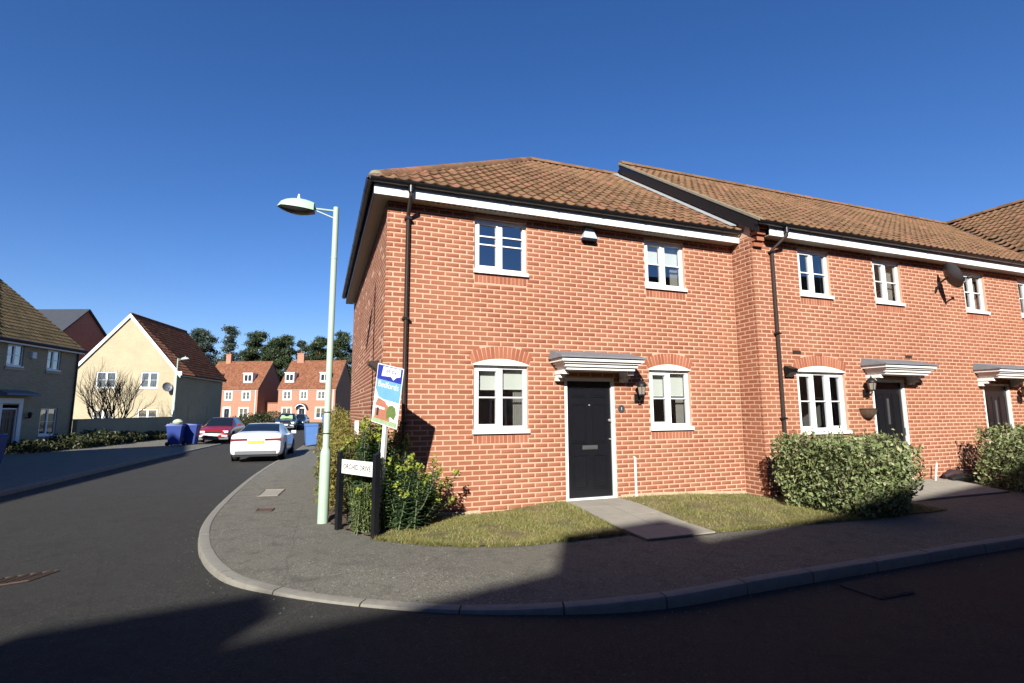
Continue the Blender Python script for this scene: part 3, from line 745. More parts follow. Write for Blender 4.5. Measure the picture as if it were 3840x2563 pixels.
def front_door(parent, fr, u0, u1, z0, z1, style='panel', leafmat='black_paint', simple=False):
    w0, w1 = -0.12, -0.04; fw = 0.055
    mb = MB(fr); mb.box(u0, u0+fw, w0, w1+.03, z0, z1); mb.box(u1-fw, u1, w0, w1+.03, z0, z1); mb.box(u0+fw, u1-fw, w0, w1+.03, z1-fw, z1)
    mb.box(u0+fw, u1-fw, w0, w1+.035, z0, z0+.06)
    dr = mb.build('door_frame', 'white_upvc', parent)
    a, b, c, d = u0+fw+.004, u1-fw-.004, z0+.065, z1-fw-.004
    leaf = MB(fr).box(a, b, w0, w1-.012, c, d).build('door', leafmat, parent)
    def molding(p, q, e, f):
        s = .016; m_ = MB(fr)
        for r in ((p, q, e, e+s), (p, q, f-s, f), (p, p+s, e+s, f-s), (q-s, q, e+s, f-s)): m_.box(r[0], r[1], w1-.012, w1-.002, r[2], r[3])
        m_.box(p+.035, q-.035, w1-.012, w1-.004, e+.035, f-.035); m_.build('door_panel', leafmat, leaf)
    W_ = b-a; H_ = d-c
    if style == 'panel':
        for (p, q) in ((a+W_*.11, a+W_*.43), (a+W_*.57, a+W_*.89)):
            molding(p, q, c+H_*.86, c+H_*.945); molding(p, q, c+H_*.46, c+H_*.80); molding(p, q, c+H_*.07, c+H_*.36)
        m_ = MB(fr); m_.box(a+W_*.33, a+W_*.67, w1-.012, w1+.002, c+H_*.405, c+H_*.44); m_.box(a+W_*.35, a+W_*.65, w1+.002, w1+.006, c+H_*.413, c+H_*.432)
        m_.build('letter_slot', 'steel_dull', leaf)
        m_ = MB(); p = fr(a+W_*.5, w1-.01, c+H_*.79); q = fr(a+W_*.5, w1+.008, c+H_*.79); m_.tube([p, q], .012, 10); m_.build('spy_hole', 'knob_pale', leaf)
        for zz, rr in ((.655, .028), (.49, .018)):
            m_ = MB(); m_.tube([fr(b-.045, w1-.012, c+H_*zz), fr(b-.045, w1+.02, c+H_*zz), fr(b-.045, w1+.05, c+H_*zz)], [rr*.6, rr, rr*.7], 12); m_.build('knob', 'knob_pale', leaf)
    else:
        for (p, q) in ((a+W_*.10, a+W_*.36), (a+W_*.64, a+W_*.90)): molding(p, q, c+H_*.42, c+H_*.88); molding(p, q, c+H_*.06, c+H_*.34)
        MB(fr).box(a+W_*.46, a+W_*.52, w1-.012, w1+.002, c+H_*.56, c+H_*.83).build('light_strip', 'steel_dull', leaf)
        MB(fr).box(a+W_*.44, a+W_*.54, w1-.012, w1+.02, c+H_*.43, c+H_*.47).build('knocker', 'black_iron', leaf)
        MB(fr).box(b-.06, b-.035, w1-.012, w1+.03, c+H_*.44, c+H_*.52).build('handle', 'steel_dull', leaf)
    return dr
def canopy(parent, fr, u0, u1, zt, proj=0.52, small=False):
    """flat lead-topped hood with a moulded white cornice flaring upwards, on two corbels"""
    root = MB(fr)
    b = zt-.165
    for (e, za, zb, p) in ((0.14, b-.195, b-.146, proj-.12), (0.10, b-.145, b-.092, proj-.085), (0.065, b-.091, b-.058, proj-.05), (0.015, b-.057, b, proj-.012)):
        root.box(u0+e, u1-e, 0, p, za, zb)
    c = root.build('canopy', 'white_paint', parent)
    MB(fr).hexa([(u0-.02, proj+.02, b+.002), (u1+.02, proj+.02, b+.002), (u1+.02, 0, b+.002), (u0-.02, 0, b+.002), (u0-.015, proj+.012, b+.03), (u1+.015, proj+.012, b+.03), (u1-.03, 0, zt), (u0+.03, 0, zt)]).build('lead_top', 'lead_grey', c)
    for s in (u0+.10, u1-.22):
        m_ = MB(fr); m_.box(s, s+.12, 0, proj-.22, b-.262, b-.196); m_.box(s+.01, s+.11, 0, proj-.32, b-.32, b-.264); m_.box(s-.005, s+.125, 0, .10, b-.375, b-.322)
        m_.build('corbel', 'white_paint', c)
    return c
def gutter_run(parent, p0, p1, rad=0.066, mat='black_plastic', n_br=None, out=(0, -1)):
    p0, p1 = Vector(p0), Vector(p1); d = (p1-p0).normalized(); o = Vector((out[0], out[1], 0)); vs_, fs = [], []
    for p in (p0, p1):
        for k in range(9):
            t = math.pi*k/8; vs_.append(tuple(p+o*(rad*math.cos(t))-Vector((0, 0, rad*math.sin(t)))))
        for k in range(8, -1, -1):
            t = math.pi*k/8; vs_.append(tuple(p+o*((rad-.006)*math.cos(t))-Vector((0, 0, (rad-.006)*math.sin(t)))))
    for k in range(18): fs.append((k, (k+1) % 18, (k+1) % 18+18, k+18))
    fs += [tuple(range(17, -1, -1)), tuple(range(18, 36))]
    g = MB().add(vs_, fs).build('gutter', mat, parent, smooth=True)
    L = (p1-p0).length; n = n_br or int(L/0.9)
    for k in range(n):
        p = p0+d*(L*(k+.5)/n); vs_ = []; fs = []
        for q in (p-d*.02, p+d*.02):
            for i in range(9):
                t = math.pi*i/8; vs_.append(tuple(q+o*((rad+.009)*math.cos(t))-Vector((0, 0, (rad+.009)*math.sin(t)-.004))))
        fs = [(i, i+1, i+10, i+9) for i in range(8)]; MB().add(vs_, fs).build('gutter_bracket', mat, g, smooth=True)
    return g
def downpipe(parent, x, y_out, y_in, z_top, z_bot, x_top=None, mat='brown_plastic', r=0.034):
    xt = x if x_top is None else x_top
    m_ = MB(); m_.tube([(xt, y_out, z_top), (xt, y_out, z_top-.17), (x, y_in, z_top-.42), (x, y_in, z_bot)], r, 12)
    d = m_.build('downpipe', mat, parent, smooth=True)
    m_ = MB(); m_.tube([(xt, y_out, z_top-.01), (xt, y_out, z_top-.12)], r*1.35, 12); m_.build('pipe_outlet', 'black_plastic', d, smooth=True)
    z = z_top-.46
    while z > z_bot+.2:
        MB().box(x-.055, x+.055, y_in-.043, y_in+.05, z-.018, z+.018).build('pipe_clip', 'black_plastic', d); z -= 1.65
    return d

# ================================================================== the corner house
D = 8.2; X0, X1 = 0.91, 7.94; YB = 16.7; ZS = 5.03     # soffit height
house = thing('corner_house', 'red brick two-storey corner house with a black front door and hipped tiled roof', 'house', (4.4, 8.2, 0))
F1 = Frame((0, D), (0, -1))
holes = [(2.375, 3.33, 1.27, 2.40), (5.80, 6.72, 1.27, 2.40), (2.375, 3.33, 3.96, 4.94), (5.80, 6.72, 3.96, 4.94), (4.03, 5.03, 0.08, 2.22)]
wall = wall_backing('front_wall', F1, X0, X1+.06, -.1, 5.12, holes, house)
bh = [(a, b, c, d) for a, b, c, d in holes]
arcs = []; AR = 0.085
for (a, b) in ((2.375, 3.33), (5.80, 6.72)):
    hw = (b-a)/2; rad = (hw*hw+AR*AR)/(2*AR); zc = 2.40+.02+AR-rad; arcs.append(((a+b)/2, zc, rad+.216, 2.40, hw+.042))
    bh.append((a, b, 2.40, 2.46)); bh += [(a, b, 1.27-.165, 1.27), (a, b, 3.96-.165, 3.96)]
brickwork(wall, F1, X0, X1, -.03, 5.12, bh, 300, ends=(True, True), arcs=arcs)
for (uc, zc, rad, za, hw) in arcs: arch_row(wall, F1, uc, zc, rad-.211, hw-.012)
for (a, b) in ((2.375, 3.33), (5.80, 6.72)):
    soldier_row(wall, F1, a, b, 1.27-.16, 1.268); soldier_row(wall, F1, a, b, 3.96-.16, 3.958)
F1s = Frame((X0, YB), (-1, 0))     # side wall towards the side road
swall = wall_backing('side_wall', F1s, 0, YB-D-.006, -.1, 5.12, [], house, recess=.002)
brickwork(swall, F1s, 0, YB-D, -.03, 5.12, [], 220, shift=.1125-.215+CO)
MB().quad((X0+.01, YB, 0), (X1, YB, 0), (X1, YB, 5.2), (X0+.01, YB, 5.2)).build('rear_wall', 'mortar', house)
MB().quad((X0, D+.3, -.1), (X1, D+.3, -.1), (X1, YB, -.1), (X0, YB, -.1)).build('floor_slab', 'mortar', house)
window(house, F1, 2.375, 3.33, 1.27, 2.40, blind=.34, arch=AR, curtain=True)
window(house, F1, 5.80, 6.72, 1.27, 2.40, blind=.44, arch=AR, curtain=True)
window(house, F1, 2.375, 3.33, 3.96, 4.94, bars=(.52, .72))
window(house, F1, 5.80, 6.72, 3.96, 4.94, bars=(.5,), blind=.46, curtain=True)
front_door(house, F1, 4.03, 5.03, 0.08, 2.22)
canopy(house, F1, 3.74, 5.36, 2.69)
MB(F1).box(4.0, 5.06, -.1, .05, .02, .078).build('door_step', 'slab_concrete', house)
m_ = MB(F1)
for k in range(60):
    u = X0+(3.98-X0)*k/60 if k < 30 else 5.1+(X1-5.1)*(k-30)/30; du = (3.98-X0)/60*2 if k < 30 else (X1-5.1)/30; zz = lawn_z(u, 8.1)
    m_.hexa([(u, .03+.02*random.random(), zz-.05), (u+du, .03+.02*random.random(), zz-.05), (u+du, 0, zz-.05), (u, 0, zz-.05), (u, .015, zz+.02+.02*random.random()), (u+du, .015, zz+.02+.02*random.random()), (u+du, 0, zz+.05), (u, 0, zz+.05)])
m_.build('footing_mortar', 'footing_sand', house)
# white waste pipe by the door
m_ = MB(); m_.tube([(5.40, D+.02, .80), (5.40, D-.035, .80), (5.40, D-.035, .05)], .021, 10); m_.build('waste_pipe', 'white_paint', house, smooth=True)
# eaves: soffit, fascia, gutter
OV = 0.24; ze = 5.03
fa = MB(); fa.box(X0-OV, X1-.005, D-OV, D-OV+.02, ze-.005, ze+.225); fascia = fa.build('fascia', 'white_upvc', house)
fa = MB(); fa.box(X0-OV-.002, X0-OV+.018, D-OV+.021, YB+OV, ze-.005, ze+.225); fa.build('fascia', 'brown_plastic', house)
sf = MB(); sf.box(X0-OV+.02, X1-.006, D-OV+.021, D-.002, ze, ze+.012); sf.box(X0-OV+.019, X0-.002, D-OV+.022, YB+OV, ze+.001, ze+.013); soff = sf.build('soffit', 'soffit_shaded', house)
for k in range(70):
    MB().box(1.5+k*.09, 1.545+k*.09, D-OV+.05, D-OV+.09, ze-.003, ze).build('vent_slot', 'black_plastic', soff) if k % 1 == 0 and k < 64 else None
gutter_run(house, (X0-OV-.07, D-OV-.062, ze+.222), (X1-.03, D-OV-.062, ze+.222), n_br=8)
gutter_run(house, (X0-OV-.062, D-OV-.06, ze+.222), (X0-OV-.062, YB+OV, ze+.222), n_br=9, out=(-1, 0))
downpipe(house, 1.235, D-OV-.062, D-.05, ze+.18, .12)
# roof: front slope, hipped to the left
PT = R(35.2); cp, sp = math.cos(PT), math.sin(PT)
ex, ey, ez = X0-OV-.05, D-OV-.05, ze+.235
run = 4.55; zr = ez+run*math.tan(PT)
roof = MB(); rx = 7.90
A_, B_, C_, D_ = (ex, ey, ez-.02), (rx, ey, ez-.02), (rx, ey+run, zr-.02), (ex+run, ey+run, zr-.02)
roof.quad(A_, B_, C_, D_); roof.quad((ex, ey+2*run, ez-.02), A_, D_); roof.quad((rx, ey+2*run, ez-.02), (ex, ey+2*run, ez-.02), D_, C_)
roof_o = roof.build('roof', 'roof_base', house)
L_ = run/cp
tiling(roof_o, (ex, ey, ez), (1, 0, 0), (0, cp, sp), rx-ex, L_, [(0, -.1), (rx-ex, -.1), (rx-ex, L_-.02), (run, L_-.02), (0, 0)], 300)
tiling(roof_o, (ex, ey+2*run, ez), (0, -1, 0), (cp, 0, sp), 2*run, L_, [(0, -.1), (2*run, -.1), (run, L_-.02)], 0)
ridge_run(roof_o, (ex+.05, ey+.05, ez+.04), (ex+run, ey+run, zr+.03)); ridge_run(roof_o, (ex+run, ey+run, zr+.03), (rx, ey+run, zr+.03))
m_ = MB(); m_.lathe([(.10, 0), (.13, .05), (.10, .11), (.03, .13)], (ex+.08, ey+.08, ez-.0), 10); m_.build('hip_end_mortar', 'stone_verge', roof_o, smooth=True)

# ================================================================== the terrace to the right
YR = 7.65; XT = 13.30; XE = 18.6
ry0, rz0 = YR-OV-.05, ze+.235+.03
trun = 4.82; tzr = rz0+trun*math.tan(PT)
def terrace(name, label, x0, x1, holes, gw, uppers, door, extra_holes=(), singles=300):
    h = thing(name, label, 'house', ((x0+x1)/2, YR, 0))
    fr = Frame((0, YR), (0, -1))
    hs = list(uppers)+[door]+([gw] if gw else [])
    wl = wall_backing('front_wall', fr, x0, x1, -.1, 5.15, hs, h)
    b2 = list(hs); arcs2 = []
    if gw:
        a, b = gw[0], gw[1]; hw = (b-a)/2; rad = (hw*hw+.095**2)/(2*.095); zc = gw[3]+.02+.095-rad; arcs2.append(((a+b)/2, zc, rad+.216, gw[3], hw+.042)); b2.append((a, b, gw[3], gw[3]+.06)); b2.append((a, b, gw[2]-.165, gw[2]))
    for q in uppers: b2.append((q[0], q[1], q[2]-.165, q[2]))
    brickwork(wl, fr, x0, x1, -.03, 5.15, b2, singles, arcs=arcs2)
    for (uc, zc, rad, za, hw) in arcs2: arch_row(wl, fr, uc, zc, rad-.211, hw-.012)
    for q in list(uppers)+([gw] if gw else []): soldier_row(wl, fr, q[0], q[1], q[2]-.16, q[2]-.002)
    MB().box(x0, x1, YR-OV, YR-OV+.02, ze+.02, ze+.255).build('fascia', 'white_upvc', h) if x0 > 8 else MB().box(x0+.24, x1, YR-OV, YR-OV+.02, ze+.02, ze+.255).build('fascia', 'white_upvc', h)
    MB().box(x0+(.24 if x0 < 8 else 0), x1, YR-OV+.021, YR-.002, ze+.025, ze+.037).build('soffit', 'soffit_shaded', h)
    gutter_run(h, (x0-.12 if x0 < 8 else x0, YR-OV-.062, ze+.252), (x1-.004, YR-OV-.062, ze+.252))
    rf = MB(); xa = x0-.09 if x0 < 8 else x0
    rf.quad((xa+.06, ry0, rz0-.02), (x1, ry0, rz0-.02), (x1, ry0+trun, tzr-.02), (xa+.06, ry0+trun, tzr-.02))
    rf.quad((x1, ry0+2*trun, rz0-.02), (xa+.06, ry0+2*trun, rz0-.02), (xa+.06, ry0+trun, tzr-.02), (x1, ry0+trun, tzr-.02)); ro = rf.build('roof', 'roof_base', h)
    return h, fr, wl, ro, xa
h2, f2, w2, ro2, xa2 = terrace('terraced_house', 'red brick terraced house stepping forward, three-light arched window beside its door', X1, XT, None, (8.88, 10.20, 1.16, 2.40), [(9.15, 10.03, 3.94, 4.95), (11.38, 12.26, 3.94, 4.95)], (11.0, 12.02, .12, 2.28))
h3, f3, w3, ro3, xa3 = terrace('terraced_house', 'red brick terraced house at the frame edge behind the second hedge', XT, XE, None, None, [(14.52, 15.34, 3.94, 4.95), (16.75, 17.6, 3.94, 4.95)], (14.78, 15.82, .12, 2.25))
window(h2, f2, 8.88, 10.20, 1.16, 2.40, lights=3, arch=.095)
window(h2, f2, 9.15, 10.03, 3.94, 4.95); window(h2, f2, 11.38, 12.26, 3.94, 4.95, curtain=True)
window(h3, f3, 14.52, 15.34, 3.94, 4.95, curtain=True); window(h3, f3, 16.75, 17.6, 3.94, 4.95)
front_door(h2, f2, 11.0, 12.02, .12, 2.28, 'strip'); front_door(h3, f3, 14.78, 15.82, .12, 2.25, 'strip')
canopy(h2, f2, 10.72, 12.32, 2.72); canopy(h3, f3, 14.5, 16.1, 2.72)
downpipe(h2, 8.40, YR-OV-.062, YR-.05, ze+.21, .1, x_top=8.55)
tl = trun/cp
tiling(ro2, (xa2, ry0, rz0), (1, 0, 0), (0, cp, sp), XT-xa2, tl, [(0, -.1), (XT-xa2, -.1), (XT-xa2, tl-.02), (0, tl-.02)], 300)
WR = 22.45; wl_ = WR-trun       # wing roof: ridge along y at WR
vx0, vx1 = wl_, WR
tiling(ro3, (XT, ry0, rz0), (1, 0, 0), (0, cp, sp), WR-XT, tl, [(0, -.1), (vx0-XT, -.1), (vx0-XT, 0), (vx1-XT, tl-.02), (0, tl-.02)], 300)
ridge_run(ro2, (xa2+.05, ry0+trun, tzr+.035), (XT, ry0+trun, tzr+.035)); ridge_run(ro3, (XT, ry0+trun, tzr+.035), (WR, ry0+trun, tzr+.035))
for (u, z) in ((8.92, 2.78), (12.25, 2.80)): MB(f2).box(u-.11, u+.11, .0015, .006, z-.034, z+.034).build('air_brick', 'brown_plastic', h2)
# return wall between the two fronts, with corbelled eaves corner
F2s = Frame((X1, D), (-1, 0))
rw = wall_backing('return_wall', F2s, 0.0, D-YR-.006, -.1, 5.3, [], h2)
brickwork(rw, F2s, 0.012, D-YR, -.03, 5.27, [], 120, shift=.1125)
for k in range(4):
    MB().box(X1-.002, X1+.215, YR-.045*(k+1)-.02, YR+.02, 4.86+k*.11-.002, 4.86+k*.11+.075).build('corbel_brick', 'brick_soldier', rw)
MB().box(X1-.001, X1+.216, YR-.262, YR+.02, 5.262, 5.36).build('corbel_brick', 'brick_red', rw)
# gable wall triangle above the lower roof, verge board and flashing
m_ = MB(); z5 = 5.2
m_.add([(X1-.002, YR, 5.1), (X1-.002, ry0+trun, 5.1), (X1-.002, ry0+trun, tzr-.06), (X1-.002, YR, rz0+.12)], [(0, 1, 2, 3)]); m_.build('gable_wall', 'mortar', h2)
def slope_strip(name, mat, x, y0, y1, za, zb, th, parent):
    f = lambda y: rz0+(y-ry0)*math.tan(PT)
    return MB().hexa([(x, y0, f(y0)+za), (x+th, y0, f(y0)+za), (x+th, y1, f(y1)+za), (x, y1, f(y1)+za), (x, y0, f(y0)+zb), (x+th, y0, f(y0)+zb), (x+th, y1, f(y1)+zb), (x, y1, f(y1)+zb)]).build(name, mat, parent)
slope_strip('bargeboard', 'black_plastic', xa2+.005, ry0+.02, ry0+trun, -.25, .005, .025, h2)
slope_strip('verge_mortar', 'stone_verge', xa2-.012, ry0-.03, ry0+trun, .007, .062, .10, h2)
f0 = lambda y: ez+(y-ey)*math.tan(PT)
MB().hexa([(rx-.17, ey+.05, f0(ey+.05)+.075), (rx+.03, ey+.05, f0(ey+.05)+.09), (rx+.03, ey+run, zr+.09), (rx-.17, ey+run, zr+.075), (rx-.17, ey+.05, f0(ey+.05)+.085), (rx+.03, ey+.05, f0(ey+.05)+.12), (rx+.03, ey+run, zr+.12), (rx-.17, ey+run, zr+.085)]).build('flashing', 'lead_flashing', h2)
# the wing with its ridge running towards the road
wing = thing('wing_house', 'tall brown pantiled roof slope of the projecting house at the frame edge', 'house', (WR, 6, 0))
wy0 = 1.5; wy1 = ry0+trun
m_ = MB(); m_.quad((vx0, wy1, rz0-.02), (vx0, wy0, rz0-.02), (WR, wy0, tzr-.02), (WR, wy1, tzr-.02)); m_.quad((WR+trun, wy0, rz0-.02), (WR+trun, wy1, rz0-.02), (WR, wy1, tzr-.02), (WR, wy0, tzr-.02)); wro = m_.build('roof', 'roof_base', wing)
def tl_poly():
    # slope seen from the left: u runs along -y from the back
    Lw = wy1-wy0
    return [(0, tl-.02), (trun, 0), (trun, -.1), (Lw, -.1), (Lw, tl-.02)]
tiling(wro, (vx0, wy1, rz0), (0, -1, 0), (cp, 0, sp), wy1-wy0, tl, tl_poly(), 200)
ridge_run(wro, (WR, wy1, tzr+.035), (WR, wy0, tzr+.035))
MB().box(vx0+.3, WR+trun-.3, wy0+.3, wy0+.6, -.1, rz0-.05).build('front_wall', 'brick_far', wing, uv=True)
MB().box(vx0+.3, vx0+.6, wy0+.61, YR, -.1, rz0-.05).build('side_wall', 'brick_far', wing, uv=True)

# ================================================================== houses across the side road
def gabled(name, label, fr, u0, u1, depth, z0, ze_, pitch, wallmat, roofmat, cat='house', over=0.25, gable_front=False, group=None, tiles=0, verge='white_paint', fascia_on=True):
    """house whose eaves run along the frame's u axis; w = 0 is the front wall"""
    base = fr((u0+u1)/2, 0, z0); h = thing(name, label, cat, base, group=group); hd = depth/2; tp = math.tan(pitch); zr_ = ze_+hd*tp
    return h, hd, zr_
def roof_two(h, fr, u0, u1, hd, ze_, pitch, mat, over, tiles_single=0, tile_front=True):
    tp = math.tan(pitch); cpp, spp = math.cos(pitch), math.sin(pitch)
    zf = ze_-over*tp+.12; zr_ = zf+(hd+over)*tp
    m_ = MB(fr); a, b = u0-.12, u1+.12
    th = .10
    m_.hexa([(a, over, zf-th), (b, over, zf-th), (b, -hd, zr_-th), (a, -hd, zr_-th), (a, over, zf), (b, over, zf), (b, -hd, zr_), (a, -hd, zr_)])
    m_.hexa([(b, -2*hd-over, zf-th), (a, -2*hd-over, zf-th), (a, -hd, zr_-th), (b, -hd, zr_-th), (b, -2*hd-over, zf), (a, -2*hd-over, zf), (a, -hd, zr_), (b, -hd, zr_)])
    ro = m_.build('roof', mat, h)
    if tile_front:
        o = Vector(fr(a, over, zf)); u = Vector((*fr.u, 0)); s = Vector((-fr.n[0]*cpp, -fr.n[1]*cpp, spp)); L = (hd+over)/cpp
        tiling(ro, o, u, s, b-a, L, [(0, -.1), (b-a, -.1), (b-a, L-.02), (0, L-.02)], tiles_single, mat)
    ridge_run(ro, fr(a, -hd, zr_+.03), fr(b, -hd, zr_+.03), mat)
    return ro, zf, zr_
# --- buff house, front in shade
FL = Frame((-13.42, 28.83), (0.9727, -0.232))
lh = thing('buff_house', 'shaded buff brick house with mossy brown roof and white door surround', 'house', FL(0, 0, 0))
LU0, LU1, LZE = -9.0, 5.30, 5.0
lholes = [(.77, 1.7, 3.71, 4.75), (3.14, 4.05, 3.71, 4.75), (.72, 1.82, -.2, 2.0), (3.1, 4.22, .48, 1.86)]
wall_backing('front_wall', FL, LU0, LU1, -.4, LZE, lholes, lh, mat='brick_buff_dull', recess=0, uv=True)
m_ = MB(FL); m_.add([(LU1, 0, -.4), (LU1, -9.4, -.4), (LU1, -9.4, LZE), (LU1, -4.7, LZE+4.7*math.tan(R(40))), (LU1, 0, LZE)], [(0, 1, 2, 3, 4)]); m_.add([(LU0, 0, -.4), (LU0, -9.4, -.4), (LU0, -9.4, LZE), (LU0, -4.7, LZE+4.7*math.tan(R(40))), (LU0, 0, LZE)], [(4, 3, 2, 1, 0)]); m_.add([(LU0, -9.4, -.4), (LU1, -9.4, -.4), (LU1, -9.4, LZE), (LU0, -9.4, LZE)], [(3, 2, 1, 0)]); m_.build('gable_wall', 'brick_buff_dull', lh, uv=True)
roof_two(lh, FL, LU0, LU1, 4.7, LZE, R(40), 'roof_tile_moss', .25, 280)
MB(FL).box(LU0, LU1+.1, .20, .23, LZE-.26, LZE-.08).build('fascia', 'white_paint', lh)
MB(FL).box(LU0, LU1+.1, .001, .199, LZE-.25, LZE-.23).build('soffit', 'soffit_shaded', lh)
window(lh, FL, .77, 1.7, 3.71, 4.75, curtain=True); window(lh, FL, 3.14, 4.05, 3.71, 4.75); window(lh, FL, 3.1, 4.22, .48, 1.86, curtain=True)
front_door(lh, FL, .82, 1.72, -.2, 1.85, 'panel', 'door_red')
m_ = MB(FL); m_.box(.60, .82, .0, .05, -.3, 2.05); m_.box(1.72, 1.94, .0, .05, -.3, 2.05); m_.box(.60, 1.94, 0.001, .06, 2.06, 2.30); m_.build('door_surround', 'white_paint', lh)
m_ = MB(FL); m_.hexa([(.35, .55, 2.42), (2.3, .55, 2.42), (2.3, 0, 2.42), (.35, 0, 2.42), (.4, .5, 2.52), (2.25, .5, 2.52), (2.2, 0, 2.68), (.45, 0, 2.68)]); m_.build('door_hood', 'lead_grey', lh)
for q in ((.70, 1.77, 3.58), (3.07, 4.12, 3.58)): MB(FL).box(q[0], q[1], .0, .05, q[2], q[2]+.11).build('stone_sill', 'brick_buff', lh)
m_ = MB(); m_.tube([FL(5.18, .06, LZE-.2), FL(5.18, .06, -.1)], .045, 8); m_.build('downpipe', 'black_plastic', lh, smooth=True)
m_ = MB(); m_.tube([FL(LU0, .30, LZE-.1), FL(LU1+.12, .30, LZE-.1)], .06, 8); m_.build('gutter', 'black_plastic', lh, smooth=True)
m_ = MB(FL); m_.box(2.05, 2.3, 0, .12, 4.2, 4.5); al = m_.build('alarm_box', 'white_paint', lh)
lt = thing('wall_lantern', 'black wall lantern beside the white door surround of the shaded buff house', 'lantern', FL(2.25, .1, 1.4))
m_ = MB(); m_.lathe([(.03, 0), (.07, .05), (.09, .2), (.11, .21), (.03, .3)], FL(2.25, .16, 1.38), 8); m_.build('lamp_body', 'black_iron', lt); m_ = MB(FL); m_.box(2.2, 2.3, 0.0, .15, 1.38, 1.42); m_.build('bracket', 'black_iron', lt)
# --- yellow house, gable lit
FY = Frame((-10.86, 48.6), (-0.20, -0.98))
yh = thing('yellow_brick_house', 'sunlit pale yellow brick house with white bargeboards, gable end to the viewer', 'house', FY(-3.7, 0, 0))
YE, YP = 4.95, R(50); YH = 3.75; YR_ = YE+YH*math.tan(YP)
yholes = [(-5.85, -4.4, 3.5, 4.85), (-2.65, -1.35, 3.5, 4.85), (-5.85, -4.4, .6, 1.9), (-2.65, -1.2, .6, 1.9)]
wall_backing('gable_wall', FY, -7.5, 0, -.3, YE, yholes, yh, mat='brick_buff', recess=0, uv=True)
m_ = MB(FY); m_.quad((-7.5, 0, YE), (0, 0, YE), (-YH, 0, YR_)); m_.build('gable_top', 'brick_buff', yh, uv=True)
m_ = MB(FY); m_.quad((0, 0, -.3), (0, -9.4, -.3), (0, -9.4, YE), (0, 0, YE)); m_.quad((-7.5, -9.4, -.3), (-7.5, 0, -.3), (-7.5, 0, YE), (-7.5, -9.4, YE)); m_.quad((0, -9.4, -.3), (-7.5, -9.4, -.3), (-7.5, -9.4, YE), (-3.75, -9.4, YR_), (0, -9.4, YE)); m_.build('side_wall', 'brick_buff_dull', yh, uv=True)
FYs = Frame(FY(0, 0, 0), (FY.u[0], FY.u[1]))     # the side towards the road
roof_two(yh, FYs, 0, 9.4, YH, YE, YP, 'roof_tile_red', .3, 120)
m_ = MB(FY)
for (ua, ub) in ((0.32, -YH), (-7.82, -YH)):
    za, zb = YE-.32*math.tan(YP)+.12, YR_+.12
    m_.add([(ua, .14, za-.30), (ub, .14, zb-.30), (ub, .14, zb+.03), (ua, .14, za+.03), (ua, .10, za-.30), (ub, .10, zb-.30), (ub, .10, zb+.03), (ua, .10, za+.03)], [(0, 1, 2, 3), (7, 6, 5, 4), (0, 4, 5, 1), (2, 6, 7, 3), (0, 3, 7, 4), (1, 5, 6, 2)])
m_.box(-.05, .42, .0, .141, YE-.35, YE-.05); m_.build('bargeboard', 'white_paint', yh)
for q in yholes: window(yh, FY, *q, lights=2, simple=True, depth=-.04)
m_ = MB(FY); m_.box(-.12, -.001, 0.001, .03, -.3, YE-.4); m_.build('corner_trim', 'white_paint', yh)
MB(FYs).box(-.1, 9.5, .26, .30, YE-.42, YE-.2).build('fascia', 'black_plastic', yh)
for q in (2.5, 6.2): MB(FYs).box(q, q+.9, -.01, .02, .2, 2.2).build('side_panel', 'brick_buff_dull', yh, uv=True)
def dish(name, label, fr, u, z, r, aim, mat='grey_plastic'):
    """satellite dish: shallow bowl aimed along aim, arm and receiver"""
    c = Vector(fr(u, .34, z)); t = thing(name, label, 'satellite dish', fr(u, 0, z-.3))
    a = Vector(aim).normalized(); q = a.to_track_quat('Z', 'Y').to_matrix(); vs_, fs = [], []
    for i in range(6):
        rr = r*i/5
        for k in range(20):
            th = 2*math.pi*k/20; vs_.append(tuple(c+q@Vector((rr*math.cos(th)*.92, rr*math.sin(th), rr*rr*.35/r-.10*r))))
    for i in range(5):
        for k in range(20): fs.append((i*20+k, i*20+(k+1) % 20, (i+1)*20+(k+1) % 20, (i+1)*20+k))
    n = len(vs_); back = [tuple(Vector(v)-a*.012) for v in vs_]
    MB().add(vs_+back, fs+[tuple(x+n for x in f[::-1]) for f in fs]).build('reflector', mat, t, smooth='all')
    m_ = MB(); lo = c+q@Vector((0, -r*.95, .1*r)); tip = c+a*r*1.15+q@Vector((0, -r*.55, 0)); m_.tube([lo, tip], .014, 6); m_.build('feed_arm', 'black_iron', t)
    m_ = MB(); m_.tube([tip-a*.05, tip+a*.05], [.035, .03], 8); m_.build('receiver', 'black_iron', t)
    m_ = MB(); m_.tube([c-a*.02, Vector(fr(u, .12, z-.1)), Vector(fr(u, .0, z-.32))], .022, 6); m_.build('bracket', 'black_iron', t)
    return t
dish('satellite_dish', 'dark grey satellite dish high on the terrace wall between upper windows', f2, 13.42, 4.66, .31, (.80, -.50, .32), 'dish_dark')
dish('satellite_dish', 'small dark satellite dish on the yellow gable corner', FY, -.5, 3.62, .38, (.5, -.8, .25))
# --- garden wall between them
gw0, gw1 = Vector((-11.98, 34.1, 0)), Vector((-10.86, 48.4, 0)); gd = (gw1-gw0).normalized(); FW = Frame((gw0.x, gw0.y), (gd.y, -gd.x)); gl = (gw1-gw0).length
gwall = thing('garden_wall', 'low shaded brick garden wall joining the buff and yellow houses', 'wall', tuple(gw0))
MB(FW).box(0, gl, -.22, 0, -.3, 1.22).build('wall_body', 'brick_buff_dull', gwall, uv=True); MB(FW).box(-.02, gl, -.25, .03, 1.222, 1.29).build('coping', 'brick_buff_dull', gwall, uv=True)
